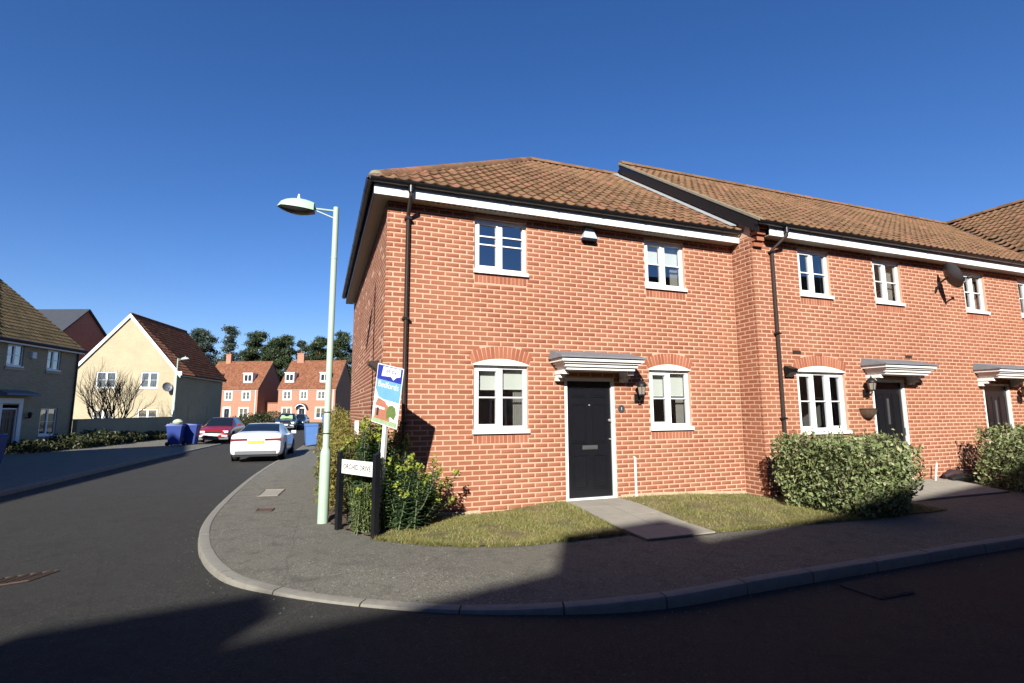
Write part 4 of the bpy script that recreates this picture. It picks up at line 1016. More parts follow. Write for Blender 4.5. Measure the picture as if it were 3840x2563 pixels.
# --- slate house peeping over the buff roof
FD = Frame((46*.3485, 46*.9373), (-.3485, -.9373))
dh = thing('slate_house', 'dark brick house with slate roof peeping above the mossy roof', 'house', FD(-39, 0, 0))
MB(FD).box(-46, -38.6, -.0, -7.4, -.1, 7.9).build('wall', 'brick_far', dh, uv=True) if False else None
m_ = MB(FD); m_.add([(-38.4, 3.0, -.1), (-38.4, -3.0, -.1), (-38.4, -3.0, 8.0), (-38.4, 0, 10.75), (-38.4, 3.0, 8.0), (-47, 3.0, -.1), (-47, -3.0, -.1), (-47, -3.0, 8.0), (-47, 0, 10.75), (-47, 3.0, 8.0)], [(0, 1, 2, 3, 4), (9, 8, 7, 6, 5), (5, 0, 4, 9), (1, 6, 7, 2)]); m_.build('wall', 'brick_far', dh, uv=True)
m_ = MB(FD)
for s in (1, -1): m_.hexa([(-47.2, 3.3*s, 7.75), (-38.2, 3.3*s, 7.75), (-38.2, 0, 10.78), (-47.2, 0, 10.78), (-47.2, 3.3*s, 7.9), (-38.2, 3.3*s, 7.9), (-38.2, 0, 10.93), (-47.2, 0, 10.93)])
m_.build('roof', 'slate', dh)
# --- far red pair at the end of the road
def far_house(label, F, u0, u1, uppers, lowers, door, dormers, chim, arch_hood, tiles):
    fh = (.3485, .9373); fr = Frame((F*fh[0], F*fh[1]), (-fh[0], -fh[1]))
    h = thing('red_house', label, 'house', fr((u0+u1)/2, 0, 0), group='far pair of red houses')
    HD = 5.0; zE = 5.7; pt = R(46)
    hs = [(a, b, 3.75, 5.2) for a, b in uppers]+[(a, b, .45, 2.35) for a, b in lowers]+[(door[0], door[1], .1, 2.45)]
    wall_backing('front_wall', fr, u0, u1, -.2, zE, hs, h, mat='brick_far', recess=0, uv=True)
    zt = zE+HD*math.tan(pt)
    m_ = MB(fr); m_.quad((u1, 0, -.2), (u1, -2*HD, -.2), (u1, -2*HD, zE), (u1, -HD, zt), (u1, 0, zE)); m_.quad((u0, -2*HD, -.2), (u0, 0, -.2), (u0, 0, zE), (u0, -HD, zt), (u0, -2*HD, zE)); m_.quad((u1, -2*HD, -.2), (u0, -2*HD, -.2), (u0, -2*HD, zE), (u1, -2*HD, zE)); m_.build('gable_wall', 'brick_far', h, uv=True)
    ro, zf, zr_ = roof_two(h, fr, u0, u1, HD, zE, pt, 'roof_tile_red', .2, 0, tile_front=True)
    MB(fr).box(u0-.1, u1+.1, .01, .12, zE-.28, zE-.05).build('eaves_cornice', 'white_paint', h)
    for (ua) in (u1+.121,):
        m_ = MB(fr); m_.add([(ua, .2, zf-.25), (ua, -HD, zr_-.25), (ua, -HD, zr_+.02), (ua, .2, zf+.02), (ua+.04, .2, zf-.25), (ua+.04, -HD, zr_-.25), (ua+.04, -HD, zr_+.02), (ua+.04, .2, zf+.02)], [(0, 1, 2, 3), (7, 6, 5, 4), (4, 5, 1, 0), (3, 2, 6, 7), (0, 3, 7, 4)]); m_.build('bargeboard', 'black_plastic', h)
    for (a, b) in uppers: window(h, fr, a, b, 3.75, 5.2, simple=True, depth=-.02)
    for (a, b) in lowers: window(h, fr, a, b, .45, 2.35, simple=True, depth=-.02)
    for (a, b) in uppers+lowers:
        z0, z1 = (3.75, 5.2) if (a, b) in uppers else (.45, 2.35)
        m_ = MB(fr); m_.box(a-.14, a, 0, .03, z0-.1, z1+.12); m_.box(b, b+.14, 0, .03, z0-.1, z1+.12); m_.box(a, b, 0, .03, z1, z1+.12); m_.box(a, b, 0, .04, z0-.1, z0); m_.build('window_surround', 'white_paint', h)
    front_door(h, fr, door[0], door[1], .1, 2.25, 'strip')
    m_ = MB(fr); m_.box(door[0]-.2, door[0], 0, .05, -.1, 2.55); m_.box(door[1], door[1]+.2, 0, .05, -.1, 2.55); m_.box(door[0], door[1], 0, .05, 2.26, 2.55); m_.build('door_surround', 'white_paint', h)
    if arch_hood:
        c = (door[0]+door[1])/2; m_ = MB(fr); pts = []
        for k in range(9):
            t = math.pi*(.12+.76*k/8); pts.append((t, ))
        for k in range(8):
            ta, tb = math.pi*(.1+.8*k/8), math.pi*(.1+.8*(k+1)/8); r0, r1 = .95, 1.12
            q = [(c-r*math.cos(t), w, 2.0+r*math.sin(t)) for w in (0.0, .8) for (r, t) in ((r0, ta), (r0, tb), (r1, tb), (r1, ta))]
            m_.add(q, [(4, 5, 6, 7), (3, 2, 1, 0), (0, 1, 5, 4), (2, 3, 7, 6), (0, 4, 7, 3), (1, 2, 6, 5)])
        hd_ = m_.build('porch_hood', 'slate', h)
        m_ = MB(fr)
        for k in range(8):
            ta, tb = math.pi*(.1+.8*k/8), math.pi*(.1+.8*(k+1)/8)
            m_.add([(c-r*math.cos(t), .81, 2.0+r*math.sin(t)) for (r, t) in ((.86, ta), (.86, tb), (1.0, tb), (1.0, ta))], [(0, 1, 2, 3)])
        m_.build('hood_trim', 'white_paint', hd_)
    for (a, b) in dormers:
        m_ = MB(fr); wf = -.75; zb = 6.8; ztp = 8.45
        m_.box(a, b, -3.0, wf, zb, ztp); dm = m_.build('dormer', 'white_paint', ro)
        MB(fr).box(a+.2, (a+b)/2-.06, wf, wf+.02, zb+.35, ztp-.25).build('dormer_pane', 'car_glass', dm); MB(fr).box((a+b)/2+.06, b-.2, wf, wf+.02, zb+.35, ztp-.25).build('dormer_pane', 'car_glass', dm)
        MB(fr).box(a-.12, b+.12, -3.2, wf+.15, ztp+.002, ztp+.14).build('dormer_roof', 'white_paint', dm)
    m_ = MB(fr); m_.box(chim[0], chim[1], -HD-.4, -HD+.4, zt-.6, 12.3); m_.box(chim[0]-.06, chim[1]+.06, -HD-.46, -HD+.46, 12.3, 12.45); ch = m_.build('chimney', 'brick_far', ro, uv=True)
    m_ = MB(); m_.lathe([(.14, 0), (.16, .05), (.12, .45)], fr((chim[0]+chim[1])/2, -HD, 12.45), 8); m_.build('chimney_pot', 'roof_tile_red', ro)
    m_ = MB(); m_.tube([fr(u1-.35, .05, zE-.2), fr(u1-.35, .05, 0)], .07, 6); m_.build('downpipe', 'white_paint', h)
    return h
far_house('far red brick house with two white dormers, half hidden by the yellow house', 92, -55.2, -45.1, [(-50.85, -49.7), (-47.8, -46.5)], [(-48.2, -46.7)], (-50.9, -49.9), [(-54.3, -52.7), (-48.2, -46.6)], (-53.7, -52.8), False, 0)
far_house('far red brick house with arched porch hood behind the lamp post', 91, -41.0, -31.0, [(-40.1, -38.8), (-37.1, -36.0), (-34.1, -32.8)], [(-40.2, -38.6), (-34.3, -32.6)], (-37.3, -36.2), [(-40.3, -38.7), (-34.1, -32.5)], (-39.9, -38.7), True, 0)
# low link between the far pair
fr_ = Frame((95*.3485, 95*.9373), (-.3485, -.9373))
lk = thing('link_house', 'low brick link wall between the far red houses', 'wall', fr_(-43, 0, 0)); MB(fr_).box(-45.0, -41.1, -3, 0, -.2, 3.2).build('wall_body', 'brick_far', lk, uv=True); MB(fr_).box(-45.0, -41.1, -3.1, .1, 3.202, 3.35).build('coping', 'roof_tile_red', lk)
# --- houses out of the frame whose shadows fall into it
def cast_from(px, py, h):      # where a point of height h must stand to throw its shadow on (px, py)
    k = h/math.tan(SUN_EL); return px-k*math.sin(SUN_AZ), py-k*math.cos(SUN_AZ)
hx = Vector((.982, .187, 0)).normalized(); RBX, RBY = cast_from(-.265, 4.72, 8.1)
FB = Frame((RBX-4.2*hx.y, RBY+4.2*hx.x), (-hx.y, hx.x))
bh_ = thing('opposite_terrace', 'long terrace behind the viewer whose roof shadow lies across the road', 'house', FB(0, 0, 0))
def uB(x): return -(x-RBX)/.981        # frame runs the other way (it faces the corner house)
ua, ub = uB(32), uB(-16)
tpB = math.tan(R(40)); zeB = 8.0-4.2*tpB
m_ = MB(FB); m_.box(ua, ub, -8.4, 0, -.1, zeB); m_.build('wall', 'brick_buff', bh_, uv=True)
m_ = MB(FB); a_, b_ = ua-.1, ub+.1
m_.hexa([(a_, .25, zeB-.2), (b_, .25, zeB-.2), (b_, -4.2, 7.85), (a_, -4.2, 7.85), (a_, .25, zeB-.06), (b_, .25, zeB-.06), (b_, -4.2, 8.0), (a_, -4.2, 8.0)])
m_.hexa([(b_, -8.65, zeB-.2), (a_, -8.65, zeB-.2), (a_, -4.2, 7.85), (b_, -4.2, 7.85), (b_, -8.65, zeB-.06), (a_, -8.65, zeB-.06), (a_, -4.2, 8.0), (b_, -4.2, 8.0)]); rB = m_.build('roof', 'roof_tile', bh_)
for (xa_, xb_, hh) in ((cast_from(-2.06, 0, 8.68)[0], cast_from(-.30, 0, 8.68)[0], .58), (cast_from(3.12, 0, 8.62)[0], cast_from(4.9, 0, 8.62)[0], .62)):
    m_ = MB(FB); m_.box(uB(xb_), uB(xa_), -4.5, -3.9, 6.9, 8.0+hh); m_.build('chimney', 'brick_far', rB, uv=True)
for k in range(12):
    uu = ua+1.5+k*3.9
    for (z0, z1) in ((.9, 2.1), (3.1, 4.1)):
        m_ = MB(FB); m_.box(uu, uu+1.1, 0.001, .04, z0, z1); w_ = m_.build('window', 'white_upvc', bh_); MB(FB).box(uu+.08, uu+.5, .041, .05, z0+.08, z1-.08).build('pane', 'car_glass', w_); MB(FB).box(uu+.6, uu+1.02, .041, .05, z0+.08, z1-.08).build('pane', 'car_glass', w_)
sh_ = thing('roadside_house', 'house beyond the frame edge whose shadow covers the far pavement', 'house', (-12.3, 5, 0))
SX, SY = cast_from(-7.6, 14.2, 11.3)
FS = Frame((SX+4.6, SY-4.0), (.9972, -.0749))
m_ = MB(FS); m_.box(0, 20.5, -9.2, 0, -.1, 7.2); m_.build('wall', 'brick_buff', sh_, uv=True)
m_ = MB(FS); m_.add([(-.1, .2, 7.05), (20.6, .2, 7.05), (20.6, -4.6, 11.2), (-.1, -4.6, 11.2), (-.1, -9.4, 7.05), (20.6, -9.4, 7.05)], [(0, 1, 2, 3), (3, 2, 5, 4), (0, 3, 4), (1, 5, 2), (0, 4, 5, 1)]); m_.build('roof', 'roof_tile', sh_)
m_ = MB(FS); m_.box(5.2, 6.1, -5.0, -4.2, 10, 12.0); m_.build('chimney', 'brick_far', sh_, uv=True)

# ================================================================== plants
def leaf_quads(P, size, jitter=0.4, asp=0.45, up=None, upw=0.0):
    n = len(P); a = rng.normal(size=(n, 3)); 
    if up is not None: a = a*(1-upw)+up*upw*1.6
    a /= np.linalg.norm(a, axis=1)[:, None]+1e-9
    b = np.cross(a, rng.normal(size=(n, 3))); b /= np.linalg.norm(b, axis=1)[:, None]+1e-9
    s = size*(1+jitter*rng.uniform(-1, 1, n))[:, None]
    c = np.cross(a, b)*s*0.12
    V = np.stack([P-a*s*.5, P+b*s*asp*.5+c, P+a*s*.5, P-b*s*asp*.5+c], 1).reshape(-1, 3)
    return V, np.arange(4*n).reshape(-1, 4)
def branch_tubes(mb, p, d, L, r, lev, spread=0.5, up=0.25, kids=3):
    p = Vector(p); d = Vector(d).normalized(); pts = [p]; n = 4
    for k in range(n):
        d = (d+Vector((rng.normal(0, .13), rng.normal(0, .13), rng.normal(0, .08)+up*.12))).normalized(); pts.append(pts[-1]+d*L/n)
    mb.tube(pts, [r*(1-.6*k/n) for k in range(n+1)], 4 if lev < 2 else 6, cap=False)
    if lev > 0:
        for k in range(kids):
            q = pts[random.choice((2, 3, 4))]; nd = (d+Vector((rng.normal(0, spread), rng.normal(0, spread), rng.normal(0.1, spread*.6)))).normalized()
            branch_tubes(mb, q, nd, L*random.uniform(.55, .8), r*.5, lev-1, spread, up, kids)
def ellip_pts(c, rad, n, shell=0.55, zmin=None):
    v = rng.normal(size=(n, 3)); v /= np.linalg.norm(v, axis=1)[:, None]; t = rng.uniform(shell, 1.0, n)[:, None]
    bumpy = 1+.14*np.sin(v[:, :1]*7+c[0]*3)*np.cos(v[:, 1:2]*6)+.1*np.sin(v[:, 2:3]*9)
    P = np.array(c)+v*t*np.array(rad)*bumpy
    return (P[P[:, 2] > zmin] if zmin is not None else P), None
def shrub(name, label, blobs, dens, size, mat, cat='shrub', group=None, stems=6, asp=.5):
    c0 = blobs[0][0]; base = (c0[0], c0[1], 0.0); t = thing(name, label, cat, base, group=group); PP = []
    for (c, rad) in blobs:
        area = (rad[0]*rad[1]+rad[0]*rad[2]+rad[1]*rad[2])*4
        P, _ = ellip_pts(c, rad, int(dens*area), .62, 0.02); PP.append(P)
    V, F = leaf_quads(np.concatenate(PP), size, asp=asp); np_mesh('foliage', V, F, mat, t)
    mb = MB()
    for k in range(stems):
        (c, rad) = blobs[k % len(blobs)]; mb.tube([(c[0]+rng.normal(0, .06), c[1]+rng.normal(0, .06), -.02), (c[0]+rng.normal(0, .1), c[1]+rng.normal(0, .1), c[2]*.6), (c[0]+rng.uniform(-.6, .6)*rad[0], c[1]+rng.uniform(-.6, .6)*rad[1], c[2]+rad[2]*.5)], [.018, .012, .005], 5)
    mb.build('stems', 'twig', t); return t
def box_hedge(name, label, x0, x1, y0, y1, z1, n, group):
    t = thing(name, label, 'hedge', ((x0+x1)/2, (y0+y1)/2, 0), group=group)
    cx_, cy_, cz_ = (x0+x1)/2, (y0+y1)/2, z1/2; hx_, hy_, hz_ = (x1-x0)/2, (y1-y0)/2, z1/2
    v = rng.normal(size=(n, 3)); v[:, 2] += .15; p = 5.0
    k = (np.abs(v[:, 0]/1)**p+np.abs(v[:, 1])**p+np.abs(v[:, 2])**p)**(1/p); q = v/k[:, None]
    # spread evenly over the faces: mix with plain box samples
    m2 = rng.uniform(-1, 1, (n, 3)); w = np.array([hy_*hz_, hx_*hz_, hx_*hy_]); ax = rng.choice(3, n, p=w/w.sum()); m2[np.arange(n), ax] = np.sign(rng.uniform(-1, 1, n))
    k = (np.abs(m2)**p).sum(1)**(1/p); m2 = m2/k[:, None]
    q = np.where((rng.uniform(0, 1, n) < .15)[:, None], q, m2)
    P = np.array([cx_, cy_, cz_])+q*np.array([hx_, hy_, hz_])
    bm_ = .05*np.sin(P[:, 0]*5.3+P[:, 2]*4)+.045*np.sin(P[:, 1]*7+P[:, 2]*6.1+P[:, 0]*3)+.03*np.sin(P[:, 0]*13)*np.sin(P[:, 2]*11)
    P += q*(bm_+np.where(rng.uniform(0, 1, n) < .3, rng.uniform(-.42, -.1, n), rng.uniform(-.14, .035, n)))[:, None]; P = P[P[:, 2] > .03]
    mb = MB(); SH = []
    for k in range(70):
        xs, ys = random.uniform(x0+.1, x1-.1), random.uniform(y0+.1, y1-.1); L = random.uniform(.05, .17); dx, dy = rng.normal(0, .05), rng.normal(0, .05)
        if k % 3 == 0: ys = y0+.05; zb = random.uniform(.3, z1); tip = (xs+dx, ys-L, zb+L*.5)
        else: zb = z1-.04; tip = (xs+dx, ys+dy, z1+L)
        mb.tube([(xs, ys, zb-.05), tip], [.005, .002], 4)
        for q in range(7): SH.append(np.array([xs, ys, zb])*(1-q/6)+np.array(tip)*(q/6)+rng.normal(0, .015, 3))
    P = np.concatenate([P, np.array(SH)])
    V, F = leaf_quads(P, .060, jitter=.65, asp=.5, up=np.array([0, 0, 1.0]), upw=.25); np_mesh('foliage', V, F, 'hedge_leaf', t)
    for k in range(26):
        xb, yb = random.uniform(x0+.2, x1-.2), random.uniform(y0+.15, y1-.15)
        branch_tubes(mb, (xb, yb, -.02), (rng.normal(0, .35), rng.normal(0, .35), 1), z1*.55, .014, 2, .5, .3, 3)
    tag(mb.build('branches', 'twig', t), kind='stuff')
    return t
HG = 'clipped hedges in front of the terrace'
box_hedge('box_hedge', 'clipped variegated hedge under the three-light window, half in shadow', 7.50, 9.15, 5.60, 7.26, 1.14, 21000, HG)
box_hedge('box_hedge', 'clipped variegated hedge at the frame edge by the second path', 13.0, 17.0, 5.75, 7.2, 1.24, 22000, HG)
# side border along the house flank
shrub('border_shrub', 'olive green border shrub behind the street lamp base', [((.42, 9.6, .55), (.42, .8, .62)), ((.5, 10.9, .6), (.42, .8, .7))], 900, .055, 'shrub_leaf')
shrub('border_shrub', 'russet green border shrub along the side wall', [((.45, 12.6, .65), (.45, 1.0, .75)), ((.5, 14.3, .75), (.45, 1.0, .85)), ((.5, 16.0, .8), (.45, .9, .95))], 650, .065, 'shrub_leaf')
# euphorbia clump at the corner
def spurge(name, label, stems, hgt, mat_l, mat_b, lean=0.35, leaf=.075, cat='shrub'):
    c = stems[0]; t = thing(name, label, cat, (c[0], c[1], 0.02)); LP, LU, BP = [], [], []; mb = MB()
    for (x, y, dx, dy, h) in stems:
        p0 = np.array([x, y, .0]); top = np.array([x+dx, y+dy, h])
        mb.tube([tuple(p0), tuple(p0*.55+top*.45+np.array([dx*.12, dy*.12, 0])), tuple(top)], [.010, .008, .005], 5)
        n = int(70*h/.8)
        for k in range(n):
            f = .08+.92*k/n; a = k*2.4; c_ = p0*(1-f)+top*f; ln = leaf*(1.25-.45*abs(f-.6)); d = np.array([math.cos(a), math.sin(a), .22])
            LP.append(c_+d*ln*.5); LU.append(d*ln)
        if mat_b:
            for k in range(26):
                v = rng.normal(size=3); v /= np.linalg.norm(v); BP.append(top+v*np.array([.055, .055, .07])*rng.uniform(.4, 1.1)+np.array([0, 0, .02]))
    LP, LU = np.array(LP), np.array(LU); L = np.linalg.norm(LU, axis=1)[:, None]; a = LU/L+rng.normal(0, .16, LU.shape); b = np.cross(a, np.array([0, 0, 1.0])); b /= np.linalg.norm(b, axis=1)[:, None]+1e-9
    V = np.stack([LP-a*L*.5, LP+b*L*.16+np.array([0, 0, .004]), LP+a*L*.5-np.array([0, 0, .012]), LP-b*L*.16+np.array([0, 0, .004])], 1).reshape(-1, 3)
    np_mesh('foliage', V, np.arange(len(V)).reshape(-1, 4), mat_l, t)
    if mat_b: V, F = leaf_quads(np.array(BP), .036, asp=.9); np_mesh('flower_heads', V, F, mat_b, t)
    mb.build('stems', 'stem_green', t); return t
st_ = []
for k in range(80):
    x, y = 1.20+rng.normal(0, .20), 7.66+rng.normal(0, .15); dx, dy = rng.normal(.04, .24), rng.normal(-.04, .16)
    st_.append((x, min(y, 7.95), dx, dy, max(.25, random.uniform(.45, 1.0)-.4*abs(dx))))
spurge('spurge_shrub', 'blue green spurge with lime flower heads against the brick corner', st_, .8, 'spurge_leaf', 'spurge_bract', leaf=.095)
st_ = []
for k in range(52):
    x, y = .80+rng.normal(0, .14), 8.02+rng.normal(0, .12); dx, dy = rng.normal(0.03, .13), rng.normal(.0, .10)
    st_.append((x, y, dx, dy, random.uniform(.75, 1.48)))
spurge('spurge_shrub', 'taller lime flowered spurge behind the street name sign', st_, 1.1, 'spurge_leaf', 'spurge_bract', leaf=.095)
st_ = [(.78+rng.normal(0, .10), 7.56+rng.normal(0, .08), rng.normal(0, .09), rng.normal(0, .07), random.uniform(.28, .70)) for k in range(105)]
spurge('herb_clump', 'feathery fresh green clump under the street name plate', st_, .6, 'herb_leaf', None, leaf=.06, cat='plant')
# bare shrub before the yellow gable
t = thing('bare_tree', 'leafless many-stemmed shrub before the yellow gable', 'tree', (-13.5, 43.4, 0)); mb = MB()
for k in range(12):
    a = 2*math.pi*k/12; branch_tubes(mb, (-13.5+.2*math.cos(a), 43.4+.2*math.sin(a), -.05), (math.cos(a)*.42, math.sin(a)*.42, 1), random.uniform(1.9, 2.6), .06, 3, .27, .5, 4)
mb.build('branches', 'twig', t)
# shaded bushes by the buff house, and others along the road
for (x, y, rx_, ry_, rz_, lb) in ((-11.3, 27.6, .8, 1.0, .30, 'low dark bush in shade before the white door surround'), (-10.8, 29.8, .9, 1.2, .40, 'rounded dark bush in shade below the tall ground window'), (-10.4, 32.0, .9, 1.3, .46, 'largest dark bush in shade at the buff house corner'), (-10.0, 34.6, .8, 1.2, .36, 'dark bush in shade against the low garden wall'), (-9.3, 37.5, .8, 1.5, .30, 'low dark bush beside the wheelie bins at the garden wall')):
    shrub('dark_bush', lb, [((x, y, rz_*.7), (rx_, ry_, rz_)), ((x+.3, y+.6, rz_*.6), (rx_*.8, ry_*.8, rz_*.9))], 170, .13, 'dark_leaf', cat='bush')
for (x, y, a, c, lb) in ((-6.9, 45.5, 1.1, .8, 'olive bush behind the red car'), (-5.4, 55, 2.2, 1.1, 'long green bush between the red car and far house'), (-4.6, 64, 2.4, 1.2, 'green bush before the far red houses'), (1.6, 30, .9, .9, 'green border bush beyond the pale blue bin'), (2.2, 38, 1.2, 1.2, 'far green border bush along the pavement')):
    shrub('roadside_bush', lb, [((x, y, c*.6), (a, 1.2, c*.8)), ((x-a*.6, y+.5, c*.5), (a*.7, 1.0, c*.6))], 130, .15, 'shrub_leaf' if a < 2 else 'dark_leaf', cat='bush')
# pines beyond the houses
def pine(label, lat, F, top, half, low, mat, shape='round', n=130):
    if shape == 'round': half *= 1.4; n = int(n*2.4); low = min(low, 3) if top > 14 and lat > -72 else low
    x, y = lat*.9373+F*.3485, -lat*.3485+F*.9373
    t = thing('pine_tree', label, 'tree', (x, y, 0), group='pines beyond the houses'); mb = MB()
    mb.tube([(x, y, -.2), (x+rng.normal(0, .3), y, top*.5), (x+rng.normal(0, .2), y, top*.97)], [.32, .22, .05], 7)
    PP = []; lobes = []
    nl = {'round': 17, 'cone': 9, 'sparse': 10}[shape]
    for k in range(nl):
        f = (k+random.random()*.8)/nl; z = low+(top-low)*f*.97
        env = {'round': math.sin(math.pi*min(1, .22+.70*f))**.8, 'cone': (1-f)**.9*.8+.03, 'sparse': .85*(1-f*.8)}[shape]
        a = k*2.4+random.uniform(-.6, .6); rr = half*env*random.uniform(.25, .85); sz = half*{'round': .46, 'cone': .36, 'sparse': .28}[shape]*random.uniform(.7, 1.25)*(1.1-.5*f)
        lobes.append((np.array([x+rr*math.cos(a), y+rr*math.sin(a), z]), sz))
        mb.tube([(x, y, max(1, z-1.2)), tuple((np.array([x, y, z-.5])+lobes[-1][0])/2), tuple(lobes[-1][0])], [.09, .06, .03], 4, cap=False)
    if shape == 'sparse': lobes.append((np.array([x, y, top-1.0]), .8))
    for k in range(n):
        c0, sz = random.choice(lobes); v = rng.normal(size=3); v /= np.linalg.norm(v); c = c0+v*np.array([1, 1, .62])*sz*random.uniform(.5, 1.1)
        PP.append(c+rng.normal(size=(40, 3))*np.array([.5, .5, .26])*(1.0 if shape != 'cone' else .75))
    V, F_ = leaf_quads(np.concatenate(PP), .55, asp=.32); np_mesh('crown', V, F_, mat, t); mb.build('trunk', 'bark_pine', t); return t
pine('blue green pine rising behind the yellow house roof', -76.5, 125, 21.4, 3.2, 11, 'pine_blue', 'round', 150)
pine('sparse pine with open spreading branches above the far chimney', -68.6, 125, 22.6, 3.9, 12, 'pine_blue', 'sparse', 120)
pine('broad dark pine, the tallest of the clump behind the far houses', -63.0, 127, 21.4, 3.6, 6, 'pine_needle', 'round', 190)
pine('dark pine in the middle of the clump with a ragged top', -58.6, 127, 19.9, 3.4, 6, 'pine_needle', 'round', 190)
pine('dark bushy pine between the two far red roofs', -55.4, 124, 20.4, 2.6, 6, 'pine_needle', 'round', 150)
pine('slim ragged pine above the gap between the far roofs', -53.6, 123, 18.6, 1.9, 5, 'pine_needle', 'sparse', 80)
pine('narrow pointed conifer behind the far chimney', -51.4, 125, 20.0, 2.0, 6, 'pine_blue', 'cone', 110)
pine('dark pine just beside the street lamp pole', -47.2, 125, 19.8, 3.3, 6, 'pine_needle', 'round', 170)
pine('tall pine beside the corner house side wall', -41.8, 125, 21.0, 3.2, 6, 'pine_needle', 'round', 170)
pine('lower pine filling the skyline behind the second far house', -44.6, 128, 17.0, 3.2, 4, 'pine_needle', 'round', 130)
pine('broad low pine filling the gap beside the far chimney', -66.2, 129, 16.8, 3.6, 3, 'pine_needle', 'round', 130)
pine('dark low pine between the tallest pines', -60.6, 130, 18.6, 3.4, 3, 'pine_needle', 'round', 140)
pine('low ragged pine beside the narrow conifer', -49.4, 129, 17.2, 3.4, 3, 'pine_needle', 'round', 130)
pine('low distant pine behind the first far roof', -71.5, 128, 15.4, 3.2, 3, 'pine_needle', 'round', 110)
pine('distant pine beside the corner house at the skyline edge', -38.2, 126, 19.0, 3.2, 6, 'pine_blue', 'round', 130)

# ================================================================== street lamp, signs
def street_lamp(label, x, y, h, aim, sc=1.0, base_h=1.06):
    t = thing('street_lamp', label, 'street lamp', (x, y, 0)); a = Vector((aim[0], aim[1], 0)).normalized()
    m_ = MB(); m_.lathe([(.078, -.1), (.078, base_h-.06), (.070, base_h-.01), (.048, base_h+.05), (.046, h-.85), (.050, h-.849), (.050, h-.83), (.045, h-.829), (.044, h), (.02, h+.012)], (x, y, 0), 18); m_.build('pole', 'lamp_green', t, smooth=True)
    m_ = MB(); m_.lathe([(.0475, 0), (.0495, .002), (.0495, .018), (.0475, .02)], (x, y, 1.62), 16); m_.build('pole_band', 'black_iron', t, smooth=True)
    m_ = MB(); m_.lathe([(.0475, 0), (.0495, .002), (.0495, .018), (.0475, .02)], (x, y, 1.30), 16); m_.build('pole_band', 'black_iron', t, smooth=True)
    m_ = MB(); fr = Frame((x, y), (-a.y, a.x)); m_.T = None
    p = Vector((x, y, h-.06)); q = p+a*.37+Vector((0, 0, .015)); m_.tube([p, q], .017, 8); m_.tube([p-Vector((0, 0, .13)), p+a*.30-Vector((0, 0, .02))], .012, 6); m_.build('bracket_arm', 'lamp_green', t, smooth=True)
    # lantern head: shallow upturned boat
    vs_, fs = [], []; L = .55; side = Vector((-a.y, a.x, 0)); o = p+a*.33+Vector((0, 0, -.045)); NS = 9
    for i in range(NS):
        f = i/(NS-1); wd = .145*(.72+.9*f*(1-f)*1.3)*(1 if f < .8 else math.sqrt(max(.02, 1-((f-.8)/.2)**2*.97))); top = .085+.095*math.sin(math.pi*min(1, .25+.75*f)); 
        if f > .85: top *= (1-(f-.85)/.15*.75)
        c = o+a*(L*f)+Vector((0, 0, .05*f))
        for k in range(9):
            th = math.pi*k/8; vs_.append(tuple(c+side*(wd*math.cos(th))+Vector((0, 0, top*math.sin(th)**.8))))
    for i in range(NS-1):
        for k in range(8): fs.append((i*9+k, i*9+k+1, (i+1)*9+k+1, (i+1)*9+k))
    fs += [tuple(range(8, -1, -1)), tuple(range((NS-1)*9, NS*9))]; MB().add(vs_, fs).build('lamp_head', 'lamp_green', t, smooth=True)
    vs_, fs = [], []
    for i in range(NS):
        f = i/(NS-1); wd = .137*(.72+.9*f*(1-f)*1.3)*(1 if f < .8 else math.sqrt(max(.02, 1-((f-.8)/.2)**2*.97))); c = o+a*(L*f*.985)+Vector((0, 0, .05*f+.004)); dp = .085*math.sin(math.pi*(.08+.86*f))
        for k in range(7):
            th = math.pi*k/6; vs_.append(tuple(c+side*(wd*math.cos(th))-Vector((0, 0, dp*math.sin(th)))))
    for i in range(NS-1):
        for k in range(6): fs.append((i*7+k+1, i*7+k, (i+1)*7+k, (i+1)*7+k+1))
    MB().add(vs_, fs).build('lamp_bowl', 'lamp_lens', t, smooth=True)
    m_ = MB(); m_.lathe([(.038, 0), (.036, .03), (.022, .06), (.012, .12), (.004, .125)], tuple(o+a*.24+Vector((0, 0, .155))), 10); m_.build('photocell', 'white_paint', t, smooth=True)
    return t
street_lamp('tall pale green street lamp on the pavement by the house corner', .13, 8.46, 4.90, (-1, .12))
street_lamp('distant pale green street lamp before the yellow gable corner', -10.2, 45.6, 5.7, (.9, -.4), base_h=1.5)
# street name sign on two black posts
ns = thing('street_name_sign', 'low white street name plate on two black posts by the spurge', 'sign', (.53, 7.54, 0))
for (x, y) in ((.33, 7.92), (.75, 7.16)):
    a = math.atan2(7.16-7.92, .75-.33); m_ = MB(); c, s_ = math.cos(a)*.037, math.sin(a)*.037
    m_.hexa([(x-c+s_, y-s_-c, -.1), (x+c+s_, y+s_-c, -.1), (x+c-s_, y+s_+c, -.1), (x-c-s_, y-s_+c, -.1), (x-c+s_, y-s_-c, 1.07), (x+c+s_, y+s_-c, 1.07), (x+c-s_, y+s_+c, 1.10), (x-c-s_, y-s_+c, 1.10)]); m_.build('post', 'black_paint', ns)
d = Vector((.42, -.76, 0)).normalized(); FN = Frame((.33, 7.92), (d.y, -d.x))   # faces the road corner
assert FN.u[0]*d.x+FN.u[1]*d.y > .9
plate = MB(FN).box(.06, .81, .0, .018, .78, .97).build('name_plate', 'plate_white', ns)
ru = Vector((*FN.u, 0)); rn = Vector((*FN.n, 0)); rot = Matrix((ru, Vector((0, 0, 1)), rn)).transposed()
text_obj('lettering', 'ORCHID DRIVE', .098, FN(.435, .020, .876), rot, 'black_paint', ns, .001, width=.66)
